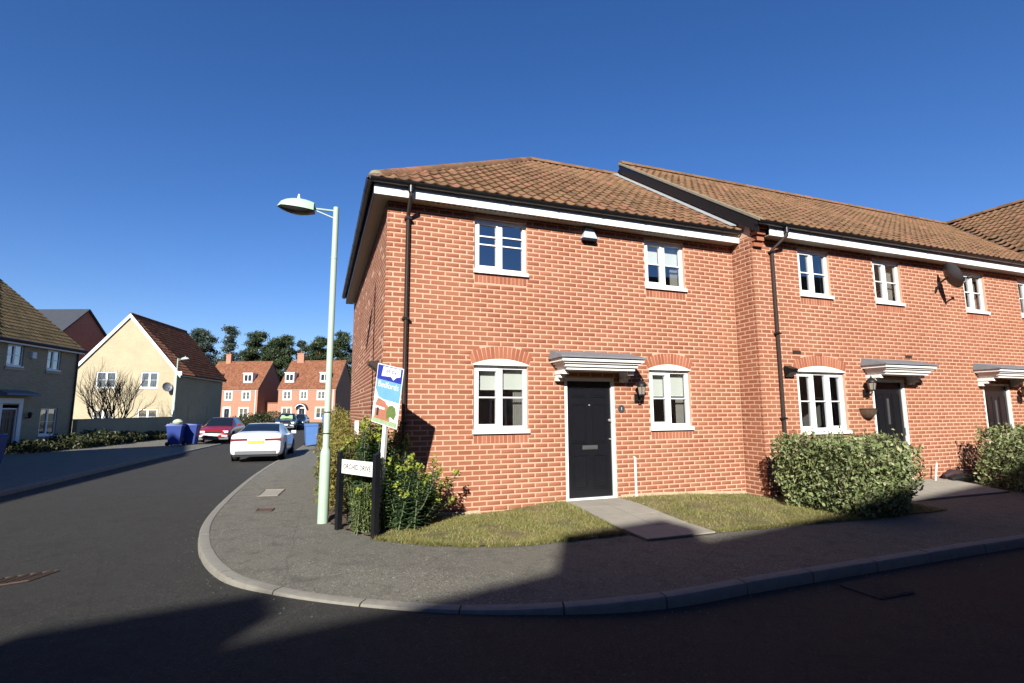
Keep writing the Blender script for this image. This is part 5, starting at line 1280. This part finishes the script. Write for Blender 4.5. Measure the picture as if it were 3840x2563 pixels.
# letting board
lb = thing('letting_board', 'leaning blue and white estate agent board on a white post by the drainpipe', 'sign', (.80, 7.22, 0))
bu = Vector((.335, -.42, -.12)).normalized(); bn0 = Vector((-.75, -.62, -.1)); bn = (bn0-bu*bn0.dot(bu)).normalized(); bv = bn.cross(bu)
if bv.z < 0: bv = -bv
BC = Vector((.868, 7.2, 1.85)); BW, BHt = .49, .82
def brd(u, v, w): return tuple(BC+bu*u+bv*v+bn*w)
def bplate(name, pts, w, mat, parent, th=.001):
    p = [brd(u, v, w) for u, v in pts]; q = [brd(u, v, w-th) for u, v in pts]; n = len(p)
    return MB().add(p+q, [tuple(range(n)), tuple(range(2*n-1, n-1, -1))]+[(i, i+n, (i+1) % n+n, (i+1) % n) for i in range(n)]).build(name, mat, parent)
hw_, hh_ = BW/2, BHt/2
board = bplate('board', [(-hw_, -hh_), (hw_, -hh_), (hw_, hh_), (-hw_, hh_)], 0, 'plate_white', lb, .006)
def rect(a, b, c, d): return [(a, c), (b, c), (b, d), (a, d)]
bplate('print_band', rect(-hw_+.012, hw_-.012, .20, hh_-.012), .0015, 'print_blue', lb)
bplate('print_ribbon', [(-.15, .25), (.03, .265), (.08, .225), (.13, .27), (.20, .29), (.20, .39), (-.13, .385)], .003, 'plate_white', lb)
bplate('print_sky', rect(-hw_+.012, hw_-.012, -.06, .198), .0015, 'print_sky', lb)
bplate('print_cloud', [(-hw_+.013, .06), (-.16, -.04), (.0, -.075), (.12, -.10), (-hw_+.013, -.10)], .0028, 'print_pale', lb)
bplate('print_house', [(-.20, -.34), (.09, -.34), (.09, -.17), (-.02, -.10), (-.15, -.07), (-.20, -.14)], .0035, 'print_brick', lb)
bplate('print_roof', [(-.205, -.15), (.02, -.15), (-.02, -.085), (-.16, -.055)], .0042, 'print_brick', lb)
bplate('print_window', rect(-.165, -.125, -.30, -.19), .0045, 'print_dark', lb)
bplate('print_wall', [(-.20, -.20), (-.02, -.20), (-.02, -.17), (-.20, -.165)], .0043, 'print_pale', lb)
bplate('print_tree', [(.03, -.32), (.02, -.2), (.06, -.13), (.12, -.11), (.18, -.14), (.2, -.22), (.17, -.3), (.1, -.27)], .0048, 'print_green', lb)
bplate('print_lawn', rect(-hw_+.012, hw_-.012, -hh_+.012, -.33), .0025, 'print_grass', lb)
rb = Matrix((bu, bv, bn)).transposed()
text_obj('lettering', 'let by', .095, brd(.02, .335, .0042), rb, 'print_blue', lb, .0006)
text_obj('lettering', 'Bedfords', .115, brd(0, .135, .0032), rb, 'plate_white', lb, .0006, width=.38)
m_ = MB(); pb = Vector(brd(.0, -hh_+.05, -.03)); ft = Vector((pb.x-.06, pb.y+.14, -.1)); pd = (pb-ft).normalized(); m_.tube([ft, pb], .038, 4); m_.build('post', 'white_paint', lb)
# ================================================================== small fittings on the houses
def lantern(label, fr, u, z, mat_g='lamp_glass'):
    t = thing('wall_lantern', label, 'lantern', fr(u, 0, z-.2)); m_ = MB(fr)
    m_.box(u-.05, u+.05, 0, .02, z-.22, z-.06); m_.box(u-.035, u+.035, .02, .03, z-.20, z-.08); m_.build('back_plate', 'black_iron', t)
    m_ = MB(); c = Vector(fr(u, .17, z)); m_.tube([fr(u, .02, z-.15), fr(u, .09, z-.20), tuple(c-Vector((0, 0, .14))), tuple(c-Vector((0, 0, .09)))], .013, 6); m_.build('arm', 'black_iron', t, smooth=True)
    m_ = MB(); m_.lathe([(.045, -.09), (.055, -.085), (.055, -.07), (.082, .085), (.078, .085)], tuple(c), 6); m_.build('glass', mat_g, t)
    m_ = MB()
    for k in range(6):
        th = 2*math.pi*k/6; m_.tube([tuple(c+Vector((math.cos(th)*.057, math.sin(th)*.057, -.075))), tuple(c+Vector((math.cos(th)*.084, math.sin(th)*.084, .088)))], .006, 4)
    m_.lathe([(.06, -.10), (.062, -.072), (.03, -.06)], tuple(c), 6); m_.build('cage', 'black_iron', t)
    m_ = MB(); m_.lathe([(.105, .085), (.10, .10), (.07, .145), (.035, .165), (.014, .185), (.014, .20), (.003, .225)], tuple(c), 12); m_.build('cap', 'black_iron', t, smooth=True); return t
lantern('black wall lantern between the front door and the ground window of the corner house', F1, 5.50, 2.0)
lantern('black wall lantern above the hanging basket beside the terrace door', f2, 10.74, 2.12)
lantern('black wall lantern beside the terrace door at the frame edge', f3, 16.12, 2.02)
hb = thing('hanging_basket', 'empty brown half-round basket on the wall below the terrace lantern', 'basket', f2(10.74, 0, 1.45)); m_ = MB(); vs_, fs = [], []
c = Vector(f2(10.74, .0, 1.66))
for i in range(6):
    th = math.pi/2*i/5
    for k in range(9):
        ph = math.pi*k/8; vs_.append(tuple(c+Vector((math.cos(ph)*.2*math.cos(th), -math.sin(ph)*.2*math.cos(th)-.003, -.22*math.sin(th)))))
for i in range(5):
    for k in range(8): fs.append((i*9+k, (i+1)*9+k, (i+1)*9+k+1, i*9+k+1))
MB().add(vs_, fs).build('basket_liner', 'basket_fibre', hb, smooth=True)
m_ = MB(); m_.tube([c+Vector((math.cos(math.pi*k/10)*.205, -math.sin(math.pi*k/10)*.205-.006, 0)) for k in range(11)], .007, 5); m_.build('rim', 'black_iron', hb)
al = thing('alarm_box', 'pale blue bell-shaped alarm box under the eaves of the corner house', 'alarm box', F1(4.56, 0, 4.78))
m_ = MB(F1); a, z = 4.56, 4.79; m_.hexa([(a-.15, .11, z), (a+.15, .11, z), (a+.15, 0, z), (a-.15, 0, z), (a-.075, .06, z+.2), (a+.075, .06, z+.2), (a+.075, 0, z+.2), (a-.075, 0, z+.2)]); m_.build('cover', 'alarm_blue', al)
m_ = MB(F1); m_.box(a-.14, a+.14, 0.002, .10, z-.045, z-.002); m_.build('base', 'black_plastic', al)
pq = thing('number_plaque', 'round dark house number plaque beside the black front door', 'plaque', F1(5.165, 0, 1.6)); m_ = MB(); m_.lathe([(.07, 0.0), (.07, -.008), (.062, -.012), (.001, -.012)], F1(5.165, 0, 1.67), 20, 'y'); m_.build('disc', 'slate', pq)
text_obj('lettering', '1', .075, F1(5.165, .0135, 1.67), Matrix(((1, 0, 0), (0, 0, -1), (0, 1, 0))), 'plate_white', pq, .001)
mx = thing('meter_box', 'white utility meter box low on the side wall of the corner house', 'meter box', (X0-.05, 12.6, .6)); MB().box(X0-.06, X0-.001, 12.9, 13.5, .98, 1.42).build('box', 'white_paint', mx); MB().box(X0-.068, X0-.061, 12.93, 13.47, 1.01, 1.39).build('lid', 'white_paint', mx)
vc = thing('vent_cowl', 'small brown wedge-shaped vent hood on the side wall above the board', 'vent', (X0, 8.9, 2.3)); MB().hexa([(X0-.16, 8.75, 2.42), (X0, 8.75, 2.30), (X0, 9.1, 2.30), (X0-.16, 9.1, 2.42), (X0-.17, 8.75, 2.46), (X0, 8.75, 2.48), (X0, 9.1, 2.48), (X0-.17, 9.1, 2.46)]).build('hood', 'brown_plastic', vc)
fl = thing('security_light', 'small black floodlight beside the terrace drainpipe', 'light', f2(8.6, 0, 2.4)); MB(f2).hexa([(8.52, .17, 2.36), (8.70, .17, 2.36), (8.70, .05, 2.28), (8.52, .05, 2.28), (8.52, .2, 2.43), (8.70, .2, 2.43), (8.70, .03, 2.5), (8.52, .03, 2.5)]).build('housing', 'black_iron', fl); MB(f2).box(8.58, 8.64, 0, .06, 2.34, 2.40).build('bracket', 'black_iron', fl)
# ornaments on the sills of the arched window
for (u, hgt, rr, mt_, lbx) in ((9.04, .16, .05, 'white_paint', 'small white ornament in the left light of the three-light window'), (9.50, .2, .06, 'blind_fabric', 'cream ornament in the middle light of the three-light window'), (9.92, .24, .045, 'plate_white', 'white vase in the right light of the three-light window')):
    o_ = thing('ornament', lbx, 'ornament', f2(u, -.2, 1.26)); m_ = MB(); m_.lathe([(rr*.7, 0), (rr, hgt*.3), (rr*.9, hgt*.6), (rr*.4, hgt*.75), (rr*.6, hgt)], f2(u, -.22, 1.25), 12); m_.build('vase', mt_, o_, smooth=True)
cl = thing('clutter_heap', 'plum and grey bundle, coloured dark for shade, lying against the wall beside the second hedge', 'bundle', (12.9, 7.4, .1))
m_ = MB(); m_.tube([(12.75, 7.5, .2), (12.95, 7.48, .26), (13.3, 7.45, .22), (13.6, 7.4, .2)], [.04, .09, .09, .05], 8); m_.build('bundle', 'plum_shaded', cl, smooth=True)
m_ = MB(); m_.tube([(12.8, 7.4, .15), (13.1, 7.35, .19), (13.5, 7.3, .14)], [.04, .09, .05], 8); m_.build('cover', 'black_iron', cl, smooth=True)  # grey cover coloured near black to stand for shade
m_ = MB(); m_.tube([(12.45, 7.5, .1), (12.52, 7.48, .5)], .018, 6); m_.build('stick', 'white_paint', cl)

# ================================================================== covers and gullies
def cover(label, pts, mat, z, cat, bars=0, name='utility_cover'):
    c = [sum(p[k] for p in pts)/4 for k in (0, 1)]; t = thing(name, label, cat, (c[0], c[1], z)); P = [Vector((p[0], p[1], z)) for p in pts]
    m_ = MB(); m_.hexa([tuple(p-Vector((0, 0, .03))) for p in P]+[tuple(p) for p in P]); m_.build('lid', mat, t)
    m_ = MB()
    for i in range(4):
        a, b = P[i], P[(i+1) % 4]; m_.tube([a, b], .012, 4)
    m_.build('rim', 'rust' if mat != 'slab_concrete' else 'kerb_concrete', t)
    for k in range(bars):
        f = (k+.5)/bars; a = P[0].lerp(P[1], f); b = P[3].lerp(P[2], f); m_ = MB(); m_.tube([a+Vector((0, 0, .006)), b+Vector((0, 0, .006))], .014, 4); m_.build('bar', 'rust', t)
    return t
cover('pale concrete utility cover set in the pavement near the kerb', [(-1.04, 11.45), (-.68, 11.40), (-.60, 12.25), (-.98, 12.3)], 'slab_concrete', .008, 'cover')
cover('small rusty cover set in the pavement', [(-.90, 9.75), (-.66, 9.70), (-.63, 9.98), (-.88, 10.02)], 'rust', .006, 'cover')
cover('rusty drain grating in the road at the frame edge', [(-3.55, 6.75), (-2.75, 7.05), (-2.62, 7.38), (-3.45, 7.1)], 'black_iron', -.092, 'drain', 9, 'drain_grate')
cover('rusty gully grating in the shaded gutter', [(4.95, 3.55), (5.40, 3.55), (5.40, 3.95), (4.95, 3.95)], 'black_iron', -.092, 'drain', 8, 'drain_grate')

# ================================================================== wheelie bins
def wheelie(label, x, y, rot, mat, group, h=1.0, bag=False):
    t = thing('wheelie_bin', label, 'wheelie bin', (x, y, -.1 if x > -5 and y > 50 else 0.0), rot, group, local=True)
    m_ = MB(); m_.hexa([(-.22, -.24, .05), (.22, -.24, .05), (.22, .22, .05), (-.22, .22, .05), (-.285, -.33, .93*h), (.285, -.33, .93*h), (.285, .33, .93*h), (-.285, .33, .93*h)]); m_.box(-.295, .295, -.34, .34, .93*h, .97*h); m_.build('body', mat, t)
    m_ = MB(); m_.hexa([(-.30, -.37, .972*h), (.30, -.37, .972*h), (.30, .36, .972*h), (-.30, .36, .972*h), (-.27, -.33, 1.02*h), (.27, -.33, 1.02*h), (.26, .32, 1.07*h), (-.26, .32, 1.07*h)]); m_.build('lid', mat, t)
    m_ = MB(); m_.tube([(-.25, .40, .98*h), (.25, .40, .98*h)], .018, 6); m_.build('handle', mat, t)
    for s in (-1, 1):
        m_ = MB(); m_.lathe([(.02, -.03), (.10, -.03), (.10, .03), (.02, .03)], (s*.25, .24, .10), 12, 'x'); m_.build('wheel', 'tyre', t)
    if bag:
        m_ = MB(); m_.lathe([(.02, 0), (.2, .02), (.24, .10), (.17, .2), (.05, .25)], (0.05, -.05, 1.05*h), 9); m_.build('refuse_bag', 'bag_pale', t, smooth=True)
    return t
WB = 'wheelie bins along the side road'
wheelie('deep blue wheelie bin at the frame edge on the shaded pavement', -8.72, 19.0, R(70), 'bin_blue', WB)
wheelie('deep blue wheelie bin with a pale bag on its lid', -6.6, 30.2, R(85), 'bin_blue', WB, bag=True)
wheelie('deep blue wheelie bin next to the red car', -6.05, 30.9, R(80), 'bin_blue', WB)
wheelie('dark bin tucked behind the blue bins by the wall', -7.1, 33.0, R(80), 'bin_black', WB)
wheelie('pale blue wheelie bin in sun behind the street lamp', -.30, 27.6, R(8), 'bin_pale_blue', WB)
wheelie('black wheelie bin beside the pale blue bin', .36, 27.9, R(5), 'bin_black', WB)
wheelie('bright blue bin before the far arched porch', -1.75, 59.5, R(10), 'bin_blue', WB, 1.15)
wheelie('bright blue bin half behind the dark car', -2.75, 60.2, R(10), 'bin_blue', WB, 1.15)
wheelie('mid blue bin far off beside the lamp pole', .75, 62.0, R(10), 'bin_pale_blue', WB, 1.15)

# ================================================================== cars
def car(label, x, y, head, paint, kind, sc=1.0):
    """local: +y forwards; stations from tail to nose"""
    t = thing('parked_car', label, 'car', (x, y, -.1), -head, 'cars parked along the side road', local=True)
    if kind == 'coupe':
        S = [(-2.32, .70, .36, .70, .72, .60), (-2.28, .84, .28, .92, .965, .72), (-2.10, .90, .24, 1.01, 1.075, .76), (-1.80, .915, .22, 1.02, 1.10, .74), (-1.68, .915, .22, 1.02, 1.12, .72), (-.78, .92, .22, 1.0, 1.39, .60), (-.6, .92, .22, .99, 1.405, .60), (.25, .92, .22, .97, 1.405, .60), (.40, .92, .22, .97, 1.385, .60), (1.12, .915, .22, .93, .96, .72), (1.25, .915, .22, .92, .94, .74), (2.0, .88, .24, .80, .82, .70), (2.28, .78, .28, .66, .68, .6), (2.36, .6, .36, .56, .58, .5)]
        cab = {4: 'rw', 5: 'cab', 6: 'cab', 7: 'cab', 8: 'ws'}
    else:
        S = [(-1.98, .70, .36, .75, .77, .60), (-1.93, .80, .28, .88, .92, .70), (-1.86, .83, .25, .93, 1.0, .70), (-1.78, .84, .22, .95, 1.06, .68), (-1.35, .845, .22, .96, 1.38, .56), (-1.25, .85, .22, .96, 1.41, .555), (-.1, .85, .22, .94, 1.43, .56), (.20, .85, .22, .94, 1.40, .57), (.98, .84, .22, .92, .95, .70), (1.08, .84, .22, .91, .93, .72), (1.70, .81, .24, .78, .80, .68), (1.92, .74, .28, .66, .68, .6), (2.0, .6, .36, .55, .57, .5)]
        cab = {3: 'rw', 4: 'cab', 5: 'cab', 6: 'cab', 7: 'ws'}
    rings = []
    for (p, hw, zb, zl, zt, wt) in S:
        half = [(0, zb), (.82*hw, zb), (.97*hw, zb+.09), (hw, zb+.45*(zl-zb)), (.985*hw, zl-.10), (.95*hw, zl), (wt, zt-.03), (wt*.82, zt), (0, zt+.015)]
        rings.append([(w*sc, p*sc, z*sc) for w, z in half]+[(-w*sc, p*sc, z*sc) for w, z in half[-2:0:-1]])
    # finer, rounder skin: monotone cubic along the car, smooth curve round each section
    A = np.array(rings); ys = A[:, 0, 1]
    def mono(ys, v, q):
        h = np.diff(ys); d = np.diff(v)/h; m = np.zeros(len(v)); m[0], m[-1] = d[0], d[-1]
        for i in range(1, len(v)-1): m[i] = 0 if d[i-1]*d[i] <= 0 else 2*d[i-1]*d[i]/(d[i-1]+d[i])
        i = np.clip(np.searchsorted(ys, q)-1, 0, len(h)-1); t = (q-ys[i])/h[i]
        return (2*t**3-3*t**2+1)*v[i]+(t**3-2*t**2+t)*h[i]*m[i]+(-2*t**3+3*t**2)*v[i+1]+(t**3-t**2)*h[i]*m[i+1]
    q = np.concatenate([np.linspace(ys[i], ys[i+1], 4, endpoint=False) for i in range(len(ys)-1)]+[ys[-1:]])
    A2 = np.zeros((len(q), A.shape[1], 3)); A2[:, :, 1] = q[:, None]
    for k in range(A.shape[1]):
        for c in (0, 2): A2[:, k, c] = mono(ys, A[:, k, c], q)
    n0 = A2.shape[1]; A3 = np.zeros((len(q), n0*3, 3))
    for k in range(n0):
        p0, p1, p2, p3 = A2[:, k-1], A2[:, k], A2[:, (k+1) % n0], A2[:, (k+2) % n0]
        for j in range(3):
            tt = j/3; m1, m2, dl = .275*(p2-p0), .275*(p3-p1), p2-p1
            A3[:, k*3+j] = p1+tt*m1+tt*tt*(3*dl-2*m1-m2)+tt**3*(m1+m2-2*dl)
    A3[:, :, 1] = q[:, None]
    rings = [[tuple(v) for v in r] for r in A3]; cab = {i*4+j: kd for i, kd in cab.items() for j in range(4)}
    n = len(rings[0]); parts = {'body': MB(), 'side_window': MB(), 'windscreen': MB(), 'rear_window': MB()}
    for i in range(len(rings)-1):
        kd = cab.get(i)
        for k in range(n):
            k2 = (k+1) % n; q = (rings[i][k], rings[i][k2], rings[i+1][k2], rings[i+1][k])
            idx = k//3 if k//3 < 8 else n//3-1-k//3       # segment number from the bottom: 5 = belt..roof
            tgt = 'body'
            if kd == 'cab' and idx == 5: tgt = 'side_window'
            if kd in ('ws', 'rw') and idx in (6, 7): tgt = 'windscreen' if kd == 'ws' else 'rear_window'
            if kd in ('ws', 'rw') and idx == 5: tgt = 'body'
            parts[tgt].quad(*q[::-1])
    parts['body'].quad(*rings[0]); parts['body'].quad(*rings[-1][::-1])
    bo = None
    for nm in ('body', 'side_window', 'windscreen', 'rear_window'):
        mb = parts[nm]; me = bpy.data.meshes.new(nm); me.from_pydata(mb.v, [], mb.f); bm = bmesh.new(); bm.from_mesh(me); bmesh.ops.remove_doubles(bm, verts=bm.verts, dist=1e-4)
        if nm == 'body': bmesh.ops.recalc_face_normals(bm, faces=bm.faces)
        bm.to_mesh(me); bm.free(); me.materials.append(MATS[paint if nm == 'body' else 'car_glass']); me.shade_smooth(); me.set_sharp_from_angle(angle=R(38))
        o = bpy.data.objects.new(nm, me); COL.objects.link(o); o.parent = t
    back, front = S[0][0]*sc, S[-1][0]*sc
    wb = (S[0][0]+.95, S[-1][0]-.82); hwm = max(s[1] for s in S)*sc
    for p in wb:
        for s in (-1, 1):
            r = .325*sc; xo = s*(hwm-.10*sc); m_ = MB(); m_.lathe([(r*.62, -.10*s), (r*.93, -.10*s), (r, -.07*s), (r, .085*s), (r*.94, .108*s), (r*.62, .112*s)], (xo, p*sc, r), 20, 'x'); ty = m_.build('wheel', 'tyre', t, smooth=True)
            m_ = MB(); m_.lathe([(.03, .118*s), (r*.5, .105*s), (r*.6, .113*s), (r*.63, .108*s)], (xo, p*sc, r), 10, 'x'); m_.build('rim', 'rim_metal', ty, smooth=True)
            m_ = MB(); m_.lathe([(.02, 0), (r*1.16, 0), (r*1.16, .004*s), (.02, .004*s)], (s*(hwm-.002), p*sc, r*1.02), 24, 'x'); m_.build('wheel_arch', 'tyre', t)
    B = lambda *a: MB().box(*[v*sc for v in a])
    if kind == 'coupe':
        for s in (-1, 1):
            x0, x1 = (.30, .86) if s > 0 else (-.86, -.30)
            m_ = MB(); xa, xb = (x0, x1) if s > 0 else (x1, x0)
            m_.hexa([(x0*sc, -2.325*sc, .80*sc), (x1*sc, -2.315*sc, .80*sc), (x1*sc, -2.2*sc, .80*sc), (x0*sc, -2.2*sc, .80*sc), (x0*sc, -2.315*sc, .875*sc), (x1*sc, -2.30*sc, .885*sc), (x1*sc, -2.15*sc, .885*sc), (x0*sc, -2.15*sc, .875*sc)]); m_.build('tail_light', 'tail_red', t)
        B(-.27, .27, -2.345, -2.30, .70, .81).build('number_plate', 'plate_yellow', t)
        B(-.80, .80, -2.322, -2.25, .585, .592).build('bumper_seam', 'tyre', t)
        B(-.70, .70, -2.33, -2.25, .30, .43).build('rear_diffuser', 'grey_plastic', t)
        B(-.78, .78, -2.30, -2.2, .22, .30).build('rear_valance', 'tyre', t)
    else:
        for s in (-1, 1):
            x0, x1 = (.42, .72) if s > 0 else (-.72, -.42)
            m_ = MB(); m_.hexa([(x0*sc, 1.88*sc, .62*sc), (x1*sc, 1.80*sc, .62*sc), (x1*sc, 1.93*sc, .62*sc), (x0*sc, 1.985*sc, .62*sc), (x0*sc, 1.80*sc, .73*sc), (x1*sc, 1.72*sc, .73*sc), (x1*sc, 1.86*sc, .73*sc), (x0*sc, 1.95*sc, .73*sc)]); m_.build('headlight', 'head_lens', t)
            B(x0, x1-.02*s if s > 0 else x1, 1.95, 2.005, .42, .50).build('fog_light', 'head_lens', t) if s > 0 else B(-.70, -.42, 1.95, 2.005, .42, .50).build('fog_light', 'head_lens', t)
        B(-.36, .36, 1.93, 1.99, .60, .69).build('grille', 'tyre', t)
        B(-.26, .26, 2.0, 2.02, .45, .56).build('number_plate', 'plate_white', t)
        B(-.74, .74, 1.90, 1.985, .27, .40).build('bumper', 'grey_plastic', t)
    for s in (-1, 1):
        yy = (.75 if kind == 'coupe' else .62); m_ = MB(); m_.box(*[v*sc for v in ((.90, 1.08) if s > 0 else (-1.08, -.90))], (yy-.06)*sc, (yy+.06)*sc, .95*sc, 1.07*sc); m_.build('mirror', paint, t)
    return t
car('white coupe parked by the kerb, seen from behind with yellow plate', -1.86, 22.4, R(3.5), 'car_white', 'coupe', .93)
car('red hatchback facing the viewer, parked beside the blue bins', -5.15, 34.2, R(184), 'car_red', 'hatch')
dc = car('dark car with a pale green windscreen shade beyond the white coupe', -2.75, 54.5, R(183), 'car_dark', 'hatch', 1.1)
MB().add([(-.55, .98, 1.10), (.55, .98, 1.10), (.48, .50, 1.42), (-.48, .50, 1.42)], [(0, 1, 2, 3)]).build('windscreen_shade', 'sunshade_green', dc)
car('second dark car far along the road behind the first', -1.9, 57.6, R(186), 'car_dark', 'hatch', 1.05)
